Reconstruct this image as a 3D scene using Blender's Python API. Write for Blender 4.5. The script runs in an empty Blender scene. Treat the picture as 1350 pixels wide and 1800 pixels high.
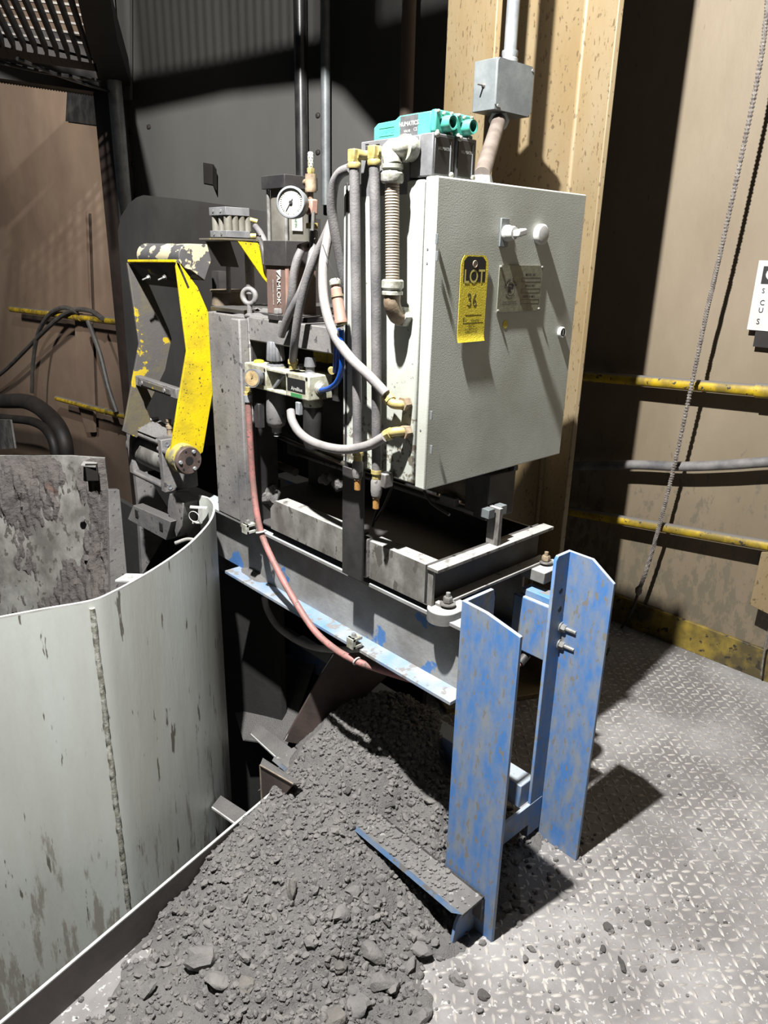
import bpy, math, random
from mathutils import Vector, Matrix, noise
random.seed(7)
V = Vector
scene = bpy.context.scene
C = scene.collection

# ---------------------------------------------------------------- camera, light, exposure
F = 1290.0
RM = Matrix(((0.733, 0.209, -0.647), (-0.680, 0.255, -0.688), (0.022, 0.944, 0.329)))
def ortho(m):
    x = V(m.col[0]).normalized(); z = V(m.col[2]); z = (z - x*z.dot(x)).normalized(); y = z.cross(x)
    return Matrix((x, y, z)).transposed()
RM = ortho(RM)
CAM = V((0, 0, 1.5))
cam = bpy.data.objects.new('camera', bpy.data.cameras.new('camera'))
C.objects.link(cam); scene.camera = cam
cam.data.sensor_fit = 'VERTICAL'; cam.data.sensor_height = 24.0; cam.data.lens = F/1800*24.0
cam.data.clip_start = 0.02
cam.matrix_world = Matrix.Translation(CAM) @ RM.to_4x4()

def P(px, py, x=None, y=None, z=None):
    """the point of a known plane of the room seen in direction (px, py)"""
    d = RM @ V((px-675.0, 900.0-py, -F))
    for k, v in ((0, x), (1, y), (2, z)):
        if v is not None:
            return CAM + d*((v-CAM[k])/d[k])

world = bpy.data.worlds.new('world'); scene.world = world; world.use_nodes = True
world.node_tree.nodes['Background'].inputs[0].default_value = (0.86, 0.92, 1.0, 1)
world.node_tree.nodes['Background'].inputs[1].default_value = 0.016

def lamp(name, loc, energy, radius, color=(1, 1, 1)):
    l = bpy.data.lights.new(name, 'POINT'); l.energy = energy; l.shadow_soft_size = radius; l.color = color
    o = bpy.data.objects.new(name, l); o.location = loc; C.objects.link(o); return o
lamp('flood_lamp', (0.20, 0.865, 3.25), 700, 0.03, (1.0, 0.99, 0.97))
def spot(name, loc, aim, energy, radius, deg, color):
    l = bpy.data.lights.new(name, 'SPOT'); l.energy = energy; l.shadow_soft_size = radius; l.color = color
    l.spot_size = math.radians(deg); l.spot_blend = .6
    o = bpy.data.objects.new(name, l); o.location = loc; o.rotation_euler = (V(aim)-V(loc)).to_track_quat('-Z', 'Y').to_euler(); C.objects.link(o)
spot('far_fill_light', (-.6, 4.4, 3.0), (2.05, 6.3, 1.7), 260, .15, 66, (1.0, 0.94, 0.86))  # added fill light that brightens the back-left wall

scene.view_settings.view_transform = 'Standard'; scene.view_settings.look = 'None'
scene.view_settings.exposure = 1.0; scene.view_settings.gamma = 1.0

# ---------------------------------------------------------------- materials
ALB = 0.5
def srgb(r, g, b):
    f = lambda c: (c/255/12.92) if c/255 <= 0.04045 else ((c/255+0.055)/1.055)**2.4
    return (f(r)*ALB, f(g)*ALB, f(b)*ALB, 1)
def M(name, base, rough=0.6, metal=0.0, dirt=None, amt=0.5, scale=6, bump=0.15, bscale=80,
      spot=None, sscale=40, sth=0.62, top=None, topamt=0.9, stretch=(1, 1, 1), spec=0.5, bdist=0.003, soft=0.12, grime=None):
    m = bpy.data.materials.new(name); m.use_nodes = True
    nt = m.node_tree; n = nt.nodes; L = nt.links
    b = n['Principled BSDF']
    b.inputs['Roughness'].default_value = rough; b.inputs['Metallic'].default_value = metal
    b.inputs['Specular IOR Level'].default_value = spec
    geo = n.new('ShaderNodeNewGeometry')
    mp = n.new('ShaderNodeMapping'); mp.inputs['Scale'].default_value = stretch
    L.new(geo.outputs['Position'], mp.inputs['Vector'])
    def nz(s, det=6, ro=0.6):
        t = n.new('ShaderNodeTexNoise'); t.inputs['Scale'].default_value = s; t.inputs['Detail'].default_value = det
        t.inputs['Roughness'].default_value = ro; L.new(mp.outputs[0], t.inputs['Vector']); return t.outputs[0]
    def step(sock, lo, hi):
        r = n.new('ShaderNodeMapRange'); r.inputs[1].default_value = lo; r.inputs[2].default_value = hi
        L.new(sock, r.inputs[0]); return r.outputs[0]
    def mix(a, bcol, fac):
        x = n.new('ShaderNodeMix'); x.data_type = 'RGBA'
        if isinstance(a, tuple): x.inputs[6].default_value = a
        else: L.new(a, x.inputs[6])
        x.inputs[7].default_value = bcol; L.new(fac, x.inputs[0]); return x.outputs[2]
    col = srgb(*base)
    if dirt:
        c = 0.62 - amt*0.28
        col = mix(col, srgb(*dirt), step(nz(scale), c-soft, c+soft))
    if spot:
        col = mix(col, srgb(*spot), step(nz(sscale, 4, 0.55), sth, sth+0.025))
    if grime:
        gc, z0, z1, gs = grime
        s = n.new('ShaderNodeSeparateXYZ'); L.new(geo.outputs['Position'], s.inputs[0])
        r = n.new('ShaderNodeMapRange'); L.new(s.outputs[2], r.inputs[0]); r.inputs[1].default_value = z0; r.inputs[2].default_value = z1
        r.inputs[3].default_value = .13; r.inputs[4].default_value = -.12
        a = n.new('ShaderNodeMath'); a.operation = 'ADD'; L.new(nz(gs, 6, .7), a.inputs[0]); L.new(r.outputs[0], a.inputs[1])
        col = mix(col, srgb(*gc), step(a.outputs[0], .58, .64))
    if top:
        s = n.new('ShaderNodeSeparateXYZ'); L.new(geo.outputs['Normal'], s.inputs[0])
        a = step(s.outputs[2], 0.55, 0.85)
        k = n.new('ShaderNodeMath'); k.operation = 'MULTIPLY'; L.new(a, k.inputs[0])
        L.new(step(nz(scale*2.5), 0.62-topamt*0.4, 0.72-topamt*0.4), k.inputs[1])
        col = mix(col, srgb(*top), k.outputs[0])
    if isinstance(col, tuple): b.inputs['Base Color'].default_value = col
    else: L.new(col, b.inputs['Base Color'])
    if bump:
        bp = n.new('ShaderNodeBump'); bp.inputs['Strength'].default_value = bump; bp.inputs['Distance'].default_value = bdist
        L.new(nz(bscale, 5), bp.inputs['Height']); L.new(bp.outputs[0], b.inputs['Normal'])
    return m
DUST = (118, 114, 112)
m = {}
m['floor'] = M('floor_steel', (178, 175, 173), .75, 0, (138, 134, 132), .6, 3.5, .35, 160, (206, 203, 199), 70, .60)
m['tread'] = M('tread_steel', (212, 206, 198), .5, .1, (164, 158, 154), .45, 5, .1, 200)
m['wall'] = M('tan_wall_paint', (158, 143, 120), .6, 0, (142, 127, 104), .5, 2.2, .25, 30, (132, 120, 100), 30, .70, stretch=(1, 1, .45), grime=((126, 116, 98), .15, 1.3, 26))
m['wall_left'] = M('brown_wall_paint', (158, 136, 116), .7, 0, (136, 114, 98), .5, 1.2, .1, 30)
m['grey_wall'] = M('grey_wall_paint', (104, 102, 97), .6, 0, (90, 88, 84), .5, 1.1, .08, 30, stretch=(1, 1, .3))
m['column'] = M('column_paint', (166, 148, 116), .5, 0, (158, 136, 98), .45, 4, .2, 60, (120, 102, 74), 95, .615, stretch=(1, 1, .5))
m['kick'] = M('kick_paint', (178, 152, 58), .6, 0, (96, 84, 50), .55, 9, .25, 60, (60, 52, 40), 30, .62)
m['guard'] = M('guard_plate_paint', (80, 78, 75), .6, .05, (66, 63, 61), .5, 2.5, .08, 40)
m['flexbrown'] = M('brown_flex_conduit', (140, 128, 118), .6, 0, (116, 104, 96), .45, 20, .2, 120)
m['dark_col'] = M('dark_column_paint', (72, 58, 50), .6, 0, (48, 38, 34), .5, 3, .1, 30)
m['yellow'] = M('yellow_paint', (248, 220, 12), .5, 0, (196, 172, 40), .3, 9, .2, 120, (92, 84, 40), 150, .64)
m['hubyellow'] = M('worn_yellow_paint', (226, 204, 60), .6, 0, (150, 146, 130), .5, 26, .2, 120, (112, 110, 104), 50, .6)
m['yellow_rail'] = M('yellow_rail_paint', (226, 190, 30), .5, 0, (150, 128, 50), .45, 14, .2, 60, (70, 66, 58), 50, .62, (130, 126, 122), 1.7)
m['yellow_dusty'] = M('dusty_yellow_paint', (120, 108, 68), .8, 0, (92, 88, 84), .8, 8, .3, 60, (206, 178, 20), 18, .62)
m['blue'] = M('blue_paint', (88, 146, 218), .5, 0, (156, 164, 172), .42, 30, .2, 80, (146, 143, 138), 75, .60, stretch=(1, 1.2, .45), top=(196, 206, 214), topamt=.8, soft=.16)
m['bluebeam'] = M('dusty_blue_beam', (182, 184, 184), .7, 0, (146, 144, 140), .5, 7, .3, 90, (82, 136, 204), 8, .60, (190, 196, 200), .9)
m['bluedust'] = M('blue_flange_dust', (104, 158, 216), .65, 0, (182, 184, 184), .55, 5, .3, 90, (150, 148, 146), 30, .58)
m['dark'] = M('dusty_dark_steel', (126, 124, 125), .65, .1, (158, 154, 150), .5, 7, .35, 70, (92, 90, 92), 50, .62, (106, 103, 102), .9)
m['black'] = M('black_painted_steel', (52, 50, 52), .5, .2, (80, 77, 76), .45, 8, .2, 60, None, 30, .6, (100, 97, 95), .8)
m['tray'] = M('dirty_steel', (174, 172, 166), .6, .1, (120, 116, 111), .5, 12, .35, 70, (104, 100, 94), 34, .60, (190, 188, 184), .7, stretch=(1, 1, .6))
m['cab_side'] = M('cabinet_paint', (228, 232, 222), .45, 0, (206, 210, 198), .4, 6, .25, 260, (140, 136, 122), 70, .69, soft=.08, bdist=.001, grime=((128, 120, 104), 1.02, 1.40, 55))
m['cab_door'] = M('cabinet_door_paint', (228, 232, 222), .5, 0, (206, 208, 196), .4, 5, .3, 320, (150, 146, 132), 60, .72, bdist=.001)
m['shell'] = M('shell_paint', (240, 246, 239), .5, 0, (220, 222, 212), .5, 3.5, .25, 60, (128, 124, 112), 46, .655, stretch=(1, 1, .16), grime=((182, 178, 166), -.2, .40, 26))
m['midsteel'] = M('sanded_steel', (134, 131, 128), .8, 0, (112, 109, 107), .5, 12, .6, 120, (170, 168, 164), 50, .62)
m['edge'] = M('bare_edge', (238, 238, 234), .5, 0, (200, 198, 192), .3, 20, .05, 60)
m['weld'] = M('weld_bead', (226, 226, 214), .5, .1, (160, 156, 140), .4, 60, .6, 90)
m['cake'] = M('caked_sand', (100, 95, 93), .95, 0, (112, 105, 101), .5, 5, 1.0, 40, (112, 88, 78), 3.2, .68, bdist=.012)
m['sand'] = M('foundry_sand', (122, 119, 117), .95, 0, (138, 135, 132), .5, 9, 1.0, 260, (136, 132, 128), 110, .68, bdist=.006)
m['rock'] = M('sand_lump', (124, 121, 119), .95, 0, (142, 138, 134), .5, 16, .8, 130, (160, 152, 140), 60, .7, bdist=.004)
m['rock_dark'] = M('dark_lump', (80, 77, 76), .9, 0, (94, 91, 88), .4, 16, .7, 130, bdist=.004)
m['rock_light'] = M('pale_lump', (136, 131, 124), .95, 0, (112, 108, 104), .5, 14, .8, 130, bdist=.004)
m['hose'] = M('grey_hose_rubber', (104, 102, 104), .6, 0, (146, 142, 140), .45, 12, .3, 250)
m['hosepale'] = M('pale_hose_rubber', (150, 146, 144), .6, 0, (178, 172, 168), .4, 12, .2, 200)
m['dkhose'] = M('dark_hose_rubber', (66, 64, 62), .6, 0, (90, 86, 82), .4, 12, .2, 200)
m['red'] = M('red_hose_rubber', (206, 136, 130), .6, 0, (160, 122, 114), .5, 26, .2, 200, (120, 104, 98), 90, .62)
m['bluetube'] = M('blue_air_tube', (24, 96, 200), .3, 0, (20, 70, 160), .3, 20, 0)
m['brass'] = M('brass', (226, 208, 138), .4, .12, (184, 164, 100), .4, 60, .1, 100)
m['tanfit'] = M('dusty_brass', (190, 172, 142), .6, .1, (150, 128, 106), .5, 50, .3, 100)
m['bronze'] = M('sintered_bronze', (216, 162, 84), .8, .1, (180, 126, 60), .4, 300, .5, 600)
m['galv'] = M('galvanised_steel', (198, 202, 204), .45, .35, (160, 164, 168), .4, 14, .1, 60)
m['galvbox'] = M('grey_junction_box', (150, 156, 156), .5, .2, (128, 134, 136), .5, 14, .15, 80)
m['zinc'] = M('zinc_cast_fitting', (226, 226, 216), .45, .15, (160, 158, 136), .35, 40, .3, 120)
m['flex'] = M('tan_flex_conduit', (196, 180, 160), .6, 0, (160, 144, 126), .45, 30, .3, 120)
m['steel'] = M('bright_steel', (206, 206, 202), .35, .5, (150, 146, 140), .4, 30, .1, 100)
m['alu'] = M('aluminium_barrel', (186, 182, 170), .4, .45, (150, 146, 134), .4, 12, .1, 60)
m['teal'] = M('teal_plastic', (100, 214, 190), .4, 0, (86, 190, 168), .3, 20, .05, 100)
m['greyplastic'] = M('grey_cast_base', (150, 150, 152), .5, .1, (124, 124, 126), .4, 20, .15, 100)
m['blackplastic'] = M('black_plastic', (44, 44, 46), .35, 0, (70, 68, 66), .35, 14, .05, 100)
m['greyknob'] = M('grey_knob_plastic', (106, 108, 114), .5, 0, (140, 140, 142), .45, 30, .1, 100)
m['frl'] = M('cream_cast_body', (222, 222, 200), .5, 0, (160, 154, 130), .42, 34, .2, 90, (80, 74, 60), 60, .66)
m['label_grey'] = M('grey_label', (112, 112, 114), .5, 0, (90, 90, 92), .3, 50, 0)
m['white'] = M('white_enamel', (236, 236, 232), .5, 0, (214, 212, 206), .3, 20, .05, 80)
m['ink'] = M('black_ink', (26, 25, 26), .6, 0, None, bump=0)
m['whiteink'] = M('white_ink', (226, 226, 220), .6, 0, None, bump=0)
m['greenink'] = M('green_ink', (70, 150, 90), .6, 0, None, bump=0)
m['tag'] = M('yellow_tag_card', (254, 234, 70), .6, 0, (244, 218, 50), .4, 90, .35, 300)
m['tagedge'] = M('tag_cream', (242, 228, 130), .6, 0, None, bump=0)
m['plate'] = M('engraved_plate', (168, 168, 146), .4, .35, (146, 146, 128), .4, 60, .1, 160)
m['amlok'] = M('brown_lock_body', (142, 116, 106), .55, .1, (120, 98, 90), .4, 20, .1, 100)
m['copper'] = M('pinkish_edge', (204, 166, 148), .5, .1, (180, 140, 124), .4, 20, .05, 100)
m['reddark'] = M('rusty_steel', (124, 108, 102), .55, .2, (94, 78, 72), .5, 30, .2, 120)
m['rustplate'] = M('rusty_brown_plate', (108, 90, 84), .7, 0, (82, 70, 66), .5, 10, .2, 80, None, 30, .6, (112, 108, 106), .9)
m['curb'] = M('curb_plate', (104, 96, 92), .6, .1, (86, 80, 78), .5, 5, .15, 60)
m['tanring'] = M('tan_dusty_ring', (156, 138, 112), .7, 0, (120, 108, 92), .5, 20, .3, 80)
m['pad'] = M('chipped_pad_paint', (112, 110, 110), .6, .1, (92, 90, 92), .4, 6, .1, 60, (226, 214, 178), 26, .50, stretch=(1, .5, 1))
m['rope'] = M('grey_rope_fibre', (158, 150, 142), .9, 0, (120, 112, 106), .5, 60, .5, 300)
m['glass'] = M('gauge_face', (232, 228, 214), .35, 0, (210, 204, 186), .3, 40, 0)
m['oldface'] = M('yellowed_gauge_face', (214, 190, 142), .4, 0, (160, 136, 100), .5, 50, 0)
m['grate'] = M('grating_steel', (56, 50, 46), .6, .2, (40, 36, 34), .4, 6, .1, 60)
m['rod'] = M('pale_grating_rod', (112, 104, 94), .6, .1, None, bump=0)
m['rustdeck'] = M('rusty_deck', (104, 90, 84), .7, 0, (80, 66, 62), .5, 7, .2, 40)
m['chrome'] = M('polished_rod', (206, 200, 186), .25, .8, (150, 140, 120), .3, 12, 0)
m['pit'] = M('pit_dirt_and_backing', (50, 48, 47), .95, 0, (36, 34, 34), .5, 4, .6, 40)
m['rubber'] = M('pad_rubber', (150, 150, 146), .7, 0, (120, 118, 114), .5, 14, .15, 80, None, 30, .6, (196, 196, 192), .9)

# ---------------------------------------------------------------- mesh tools
def frame(ax):
    ax = V(ax).normalized()
    u = ax.cross(V((0, 0, 1)))
    if u.length < 1e-3: u = V((1, 0, 0))
    u.normalize(); return ax, u, ax.cross(u)
class MB:
    def __init__(s): s.v = []; s.f = []
    def add(s, vs, fs):
        o = len(s.v); s.v += [V(a) for a in vs]; s.f += [tuple(i+o for i in f) for f in fs]; return s
    def box(s, x0, x1, y0, y1, z0, z1):
        return s.obox(V(((x0+x1)/2, (y0+y1)/2, (z0+z1)/2)), V((1, 0, 0)), V((0, 1, 0)), V((0, 0, 1)), abs(x1-x0)/2, abs(y1-y0)/2, abs(z1-z0)/2)
    def obox(s, c, a, b, d, ha, hb, hd):
        a = V(a).normalized()*ha; b = V(b).normalized()*hb; d = V(d).normalized()*hd; c = V(c)
        vs = [c+i*a+j*b+k*d for i in (-1, 1) for j in (-1, 1) for k in (-1, 1)]
        return s.add(vs, [(0, 1, 3, 2), (4, 6, 7, 5), (0, 4, 5, 1), (2, 3, 7, 6), (0, 2, 6, 4), (1, 5, 7, 3)])
    def bar(s, p, q, w, h, up=(0, 0, 1)):
        p, q = V(p), V(q); ax = (q-p).normalized(); sd = ax.cross(V(up)).normalized(); u = sd.cross(ax)
        return s.obox((p+q)/2, ax, sd, u, (q-p).length/2, w/2, h/2)
    def prism(s, pts, ex):
        pts = [V(p) for p in pts]; ex = V(ex); n = len(pts)
        s.add(pts+[p+ex for p in pts], [tuple(range(n))[::-1], tuple(range(n, 2*n))] + [(i, (i+1) % n, (i+1) % n+n, i+n) for i in range(n)])
        return s
    def lathe(s, p, ax, prof, n=20, cap=True):
        p = V(p); ax, u, w = frame(ax); vs = []
        for t, r in prof:
            for k in range(n):
                a = 2*math.pi*k/n; vs.append(p+ax*t+(u*math.cos(a)+w*math.sin(a))*r)
        fs = []
        for i in range(len(prof)-1):
            for k in range(n): fs.append((i*n+k, i*n+(k+1) % n, (i+1)*n+(k+1) % n, (i+1)*n+k))
        if cap: fs += [tuple(range(n))[::-1], tuple(range((len(prof)-1)*n, len(prof)*n))]
        return s.add(vs, fs)
    def cyl(s, p, q, r, r2=None, n=20):
        d = V(q)-V(p); return s.lathe(p, d, [(0, r), (d.length, r if r2 is None else r2)], n)
    def tube(s, pts, r, n=12, smooth=True, sub=8):
        pts = [V(p) for p in pts]
        if smooth and len(pts) > 2:
            e = [pts[0]*2-pts[1]]+pts+[pts[-1]*2-pts[-2]]; o = []
            for i in range(1, len(e)-2):
                for k in range(sub):
                    t = k/sub; a, b, c, d = e[i-1:i+3]
                    o.append(.5*((2*b)+(c-a)*t+(2*a-5*b+4*c-d)*t*t+(3*b-a-3*c+d)*t**3))
            pts = o+[pts[-1]]
        ax = (pts[1]-pts[0]).normalized(); _, u, w = frame(ax); vs = []; N = len(pts)
        for i, p in enumerate(pts):
            t = (pts[min(i+1, N-1)]-pts[max(i-1, 0)]).normalized()
            u = (u-t*u.dot(t)).normalized(); w = t.cross(u)
            rr = r(i/(N-1), i) if callable(r) else r
            for k in range(n):
                a = 2*math.pi*k/n; vs.append(p+(u*math.cos(a)+w*math.sin(a))*rr)
        fs = [(i*n+k, i*n+(k+1) % n, (i+1)*n+(k+1) % n, (i+1)*n+k) for i in range(N-1) for k in range(n)]
        fs += [tuple(range(n))[::-1], tuple(range((N-1)*n, N*n))]
        return s.add(vs, fs)
    def torus(s, p, ax, R, r, n=28, k=10):
        p = V(p); ax, u, w = frame(ax); vs = []
        for i in range(n):
            a = 2*math.pi*i/n; d = u*math.cos(a)+w*math.sin(a)
            for j in range(k):
                b = 2*math.pi*j/k; vs.append(p+d*(R+r*math.cos(b))+ax*r*math.sin(b))
        return s.add(vs, [(i*k+j, ((i+1) % n)*k+j, ((i+1) % n)*k+(j+1) % k, i*k+(j+1) % k) for i in range(n) for j in range(k)])
    def hexhead(s, p, ax, r, h, shank=0, washer=True):
        ax = V(ax).normalized(); p = V(p)
        if washer: s.cyl(p, p+ax*h*.25, r*1.35, n=16)
        s.lathe(p+ax*h*.2, ax, [(0, r), (h*.75, r), (h, r*.85)], 6)
        if shank: s.cyl(p+ax*h, p+ax*(h+shank), r*.5, r*.45, n=12)
        return s
    def obj(s, name, mt, off):
        me = bpy.data.meshes.new(name); me.from_pydata([tuple(v-off) for v in s.v], [], s.f); me.materials.append(m[mt] if isinstance(mt, str) else mt)
        me.validate(); me.update()
        import bmesh
        b = bmesh.new(); b.from_mesh(me); bmesh.ops.recalc_face_normals(b, faces=b.faces); b.to_mesh(me); b.free()
        me.polygons.foreach_set('use_smooth', [True]*len(me.polygons)); me.set_sharp_from_angle(angle=math.radians(38))
        o = bpy.data.objects.new(name, me); C.objects.link(o); return o
    def build(s, name, mt, parent, bevel=0, label=None):
        off = V((0, 0, 0)); q = parent
        while q is not None: off += V(q.location); q = q.parent
        o = s.obj(name, mt, off); o.parent = parent
        if bevel: bev(o, bevel)
        if label: o['label'] = label
        return o
    def top(s, name, mt, label, cat, group=None, bevel=0):
        lo = V([min(v[k] for v in s.v) for k in range(3)]); hi = V([max(v[k] for v in s.v) for k in range(3)])
        off = V(((lo.x+hi.x)/2, (lo.y+hi.y)/2, lo.z)); o = s.obj(name, mt, off); o.location = off
        if bevel: bev(o, bevel)
        return tag(o, label, cat, group)
def bev(o, w):
    b = o.modifiers.new('bevel', 'BEVEL'); b.width = w; b.segments = 2; b.limit_method = 'ANGLE'; b.angle_limit = math.radians(40)
def tag(o, label, cat, group=None):
    o['label'] = label; o['category'] = cat
    if group: o['group'] = group
    return o
def thing(name, label, cat, loc, group=None):
    o = bpy.data.objects.new(name, None); C.objects.link(o); o.location = V(loc); o.empty_display_size = .02
    return tag(o, label, cat, group)
def struct(mb, name, mt, parent=None, bevel=0):
    o = mb.build(name, mt, parent, bevel); o['kind'] = 'structure'; return o
def text(s, org, right, up, size, mt, parent, name='lettering', ex=.0001, align='CENTER', sx=1.0, bold=0.0):
    cu = bpy.data.curves.new('t', 'FONT'); cu.body = s; cu.size = 1; cu.align_x = align; cu.align_y = 'CENTER'; cu.extrude = 0; cu.offset = bold
    cu.resolution_u = 3
    o = bpy.data.objects.new('t', cu); C.objects.link(o)
    me = bpy.data.meshes.new_from_object(o.evaluated_get(bpy.context.evaluated_depsgraph_get()))
    right = V(right).normalized(); up = V(up).normalized(); nn = right.cross(up)
    mb = MB(); vs = [V(org)+right*(v.co.x*size*sx)+up*(v.co.y*size)+nn*ex for v in me.vertices]
    mb.add(vs, [tuple(p.vertices) for p in me.polygons])
    bpy.data.objects.remove(o); bpy.data.curves.remove(cu); bpy.data.meshes.remove(me)
    return mb.build(name, mt, parent)
X, Y, Z = V((1, 0, 0)), V((0, 1, 0)), V((0, 0, 1))

# ================================================================ SETTING
curb_y = lambda x: 1.21+.2478*(x-.165)
fl = MB()
fp = [(-1.2, -1.6), (2.76, -1.6), (2.76, 2.6), (1.58, 2.6), (1.58, curb_y(1.58)), (-1.2, curb_y(-1.2))]
fl.prism([(a, b, -.012) for a, b in fp], (0, 0, .012))
floor = struct(fl, 'floor', 'floor')
tr = MB(); pitch = .0285
for i in range(int(-1.0/pitch), int(1.75/pitch)):
    for j in range(int(.5/pitch), int(2.72/pitch)):
        cx = j*pitch; cy = i*pitch
        if cy > curb_y(cx)-.02: continue
        rx = cx*math.cos(.1)-0; a = math.radians(52 if (i+j) % 2 else -38)
        u = V((math.cos(a), math.sin(a), 0)); w = V((-u.y, u.x, 0)); c = V((cx, cy, 0)); l, h, t = .0135, .0045, .0027
        tr.add([c-u*l, c-u*l*.5-w*h*.9, c+u*l*.5-w*h*.9, c+u*l, c+u*l*.5+w*h*.9, c-u*l*.5+w*h*.9,
                c-u*l*.55+Z*t, c+u*l*.55+Z*t, c-w*h*.4+Z*t, c+w*h*.4+Z*t],
               [(0, 1, 6), (1, 2, 8, 6), (2, 7, 8), (2, 3, 7), (3, 4, 7), (4, 5, 9), (4, 9, 7), (5, 6, 9), (5, 0, 6), (6, 8, 7, 9)])
struct(tr, 'floor_treads', 'tread', floor)
struct(MB().box(-3, 4, 1.0, 10, -1.25, -1.2), 'pit_floor', 'pit')
struct(MB().box(2.76, 2.80, -1.6, 2.62, -.02, 3.9), 'wall_right', 'wall')
struct(MB().box(2.745, 2.76, -1.6, 2.5, 0, .125), 'trim_1', 'kick', None, .002)
ga, gb = V((1.93, 4.2, 0)), V((2.74, 2.35, 0)); gd = (gb-ga).normalized(); gn = V((-gd.y, gd.x, 0))
if gn.dot(V((1, 1, 0))) < 0: gn = -gn
struct(MB().prism([ga-Z*1.2, gb-Z*1.2, gb+Z*4.6, ga+Z*4.6], gn*.04), 'wall_back', 'grey_wall')
struct(MB().box(2.1, 2.14, 4.05, 11, -1.2, 4.6), 'wall_left', 'wall_left')
struct(MB().box(1.62, 1.64, 1.5, 3.6, -1.2, .95), 'dark_backing_rear', 'pit')  # dark sheet added to stand in for the shade behind the machine
struct(MB().box(1.2, 1.22, 1.75, 3.2, -1.2, .5), 'dark_backing_front', 'pit')  # another added dark sheet, blackens the shaded gap under the beam
# dark edge column between brown wall and grey wall
dc = MB(); a0 = P(183, 300, y=4.4); b0 = P(228, 300, y=4.15)
dc.prism([V((a0.x-.02, 4.4, -1.2)), V((b0.x-.02, 4.12, -1.2)), V((b0.x+.04, 4.14, -1.2)), V((a0.x+.04, 4.42, -1.2))], (0, 0, 5.4))
struct(dc, 'trim_2', 'dark_col')

# ---------------- steel column (H section, turned a little)
ca, sa = math.cos(math.radians(25)), math.sin(math.radians(25))
cw, cu_ = V((ca, -sa, 0)), V((sa, ca, 0))
R0 = V((2.06, 1.28, 0)); D, BF, TF, TW = .38, .34, .018, .012
L0 = R0-cw*D
col = thing('steel_column', 'tall tan painted steel column of H section behind the grey cabinet', 'column', R0)
def cbox(o, w0, w1, u0, u1, z0, z1):
    c = o+cw*((w0+w1)/2)+cu_*((u0+u1)/2)+Z*((z0+z1)/2)
    return MB().obox(c, cw, cu_, Z, (w1-w0)/2, (u1-u0)/2, (z1-z0)/2)
cbox(R0, -TF, 0, 0, BF, 0, 4.4).build('flange', 'column', col, .003)
cbox(L0, 0, TF, 0, BF, 0, 4.4).build('flange', 'column', col, .003)
cbox(L0, TF, D-TF, BF/2-TW/2, BF/2+TW/2, 0, 4.4).build('web', 'column', col)
cbox(L0, -.04, D+.04, -.03, BF+.03, 0, .02).build('base_plate', 'column', col, .002)
wl = MB()
for o in (TF, D-TF): wl.cyl(L0+cw*o+cu_*(BF/2-TW/2-.002)+Z*.02, L0+cw*o+cu_*(BF/2-TW/2-.002)+Z*4.4, .012, n=10)
wl.build('fillet', 'column', col)

# ---------------- added unseen blocker above the frame, shaped along lamp rays to shade the grey wall
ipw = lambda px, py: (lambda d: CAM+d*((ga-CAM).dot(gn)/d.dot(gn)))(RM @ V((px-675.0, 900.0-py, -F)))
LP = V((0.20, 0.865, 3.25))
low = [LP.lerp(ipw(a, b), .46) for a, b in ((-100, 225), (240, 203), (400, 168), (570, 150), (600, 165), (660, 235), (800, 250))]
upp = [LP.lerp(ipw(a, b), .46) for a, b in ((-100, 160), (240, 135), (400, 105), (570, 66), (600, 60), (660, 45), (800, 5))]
t = thing('overhead_shade', 'added sheet and slats overhead, out of view, that shade the grey wall', 'walkway', low[3])
MB().prism([V(p) for p in low]+[V(p) for p in reversed(upp)], (.01, .012, 0)).build('shade_sheet', 'grate', t)
o = MB()
for k in range(70):
    f = k/69*6; i_ = min(int(f), 5); p = upp[i_].lerp(upp[i_+1], f-i_)
    o.box(p.x-.0052, p.x+.0052, p.y-.004, p.y+.004, p.z-.01, 3.7)
o.build('shade_bars', 'grate', t)

# ================================================================ RIGHT WALL
def rail(px0, px1, y0, y1, r, mt, name, label, cat, group=None):
    mb = MB(); mb.tube([px0, (px0+px1)/2, px1], r, 16); return mb
XR = 2.69
t = thing('guard_rail', 'upper yellow guard rail on the tan wall, level with the cabinet bottom', 'rail', (XR, .6, 1.06))
a, b = P(1030, 661, x=XR), P(1350, 688, x=XR); dd = (b-a)
MB().cyl(a-dd*.6, b+dd*1.2, .021).build('pipe', 'yellow_rail', t)
c0 = P(1330, 686, x=XR); MB().cyl(c0, c0+dd.normalized()*.05, .026).build('coupling', 'yellow_rail', t)
MB().cyl(a+V((0, -.1, 0)), a+V((.07, -.1, 0)), .012).build('standoff', 'yellow_rail', t)
t = thing('guard_rail', 'lower yellow guard rail near the foot of the tan wall', 'rail', (XR, .6, .5))
a, b = P(1010, 900, x=XR), P(1345, 958, x=XR); dd = (b-a)
MB().cyl(a-dd*.6, b+dd*.02, .020).build('pipe', 'yellow_rail', t)
MB().cyl(a+V((0, -.1, 0)), a+V((.07, -.1, 0)), .012).build('standoff', 'yellow_rail', t)
hb = MB(); hb.tube([P(985, 820, x=XR), P(1060, 818, x=XR), P(1120, 817, x=XR), P(1200, 820, x=XR), P(1280, 817, x=XR), P(1350, 812, x=XR), P(1480, 806, x=XR), P(1700, 800, x=XR), P(2100, 800, x=XR)], .019, 16)
hb.top('wall_hose', 'hose', 'thick dusty grey hose running between the two yellow rails of the wall', 'hose')
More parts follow.
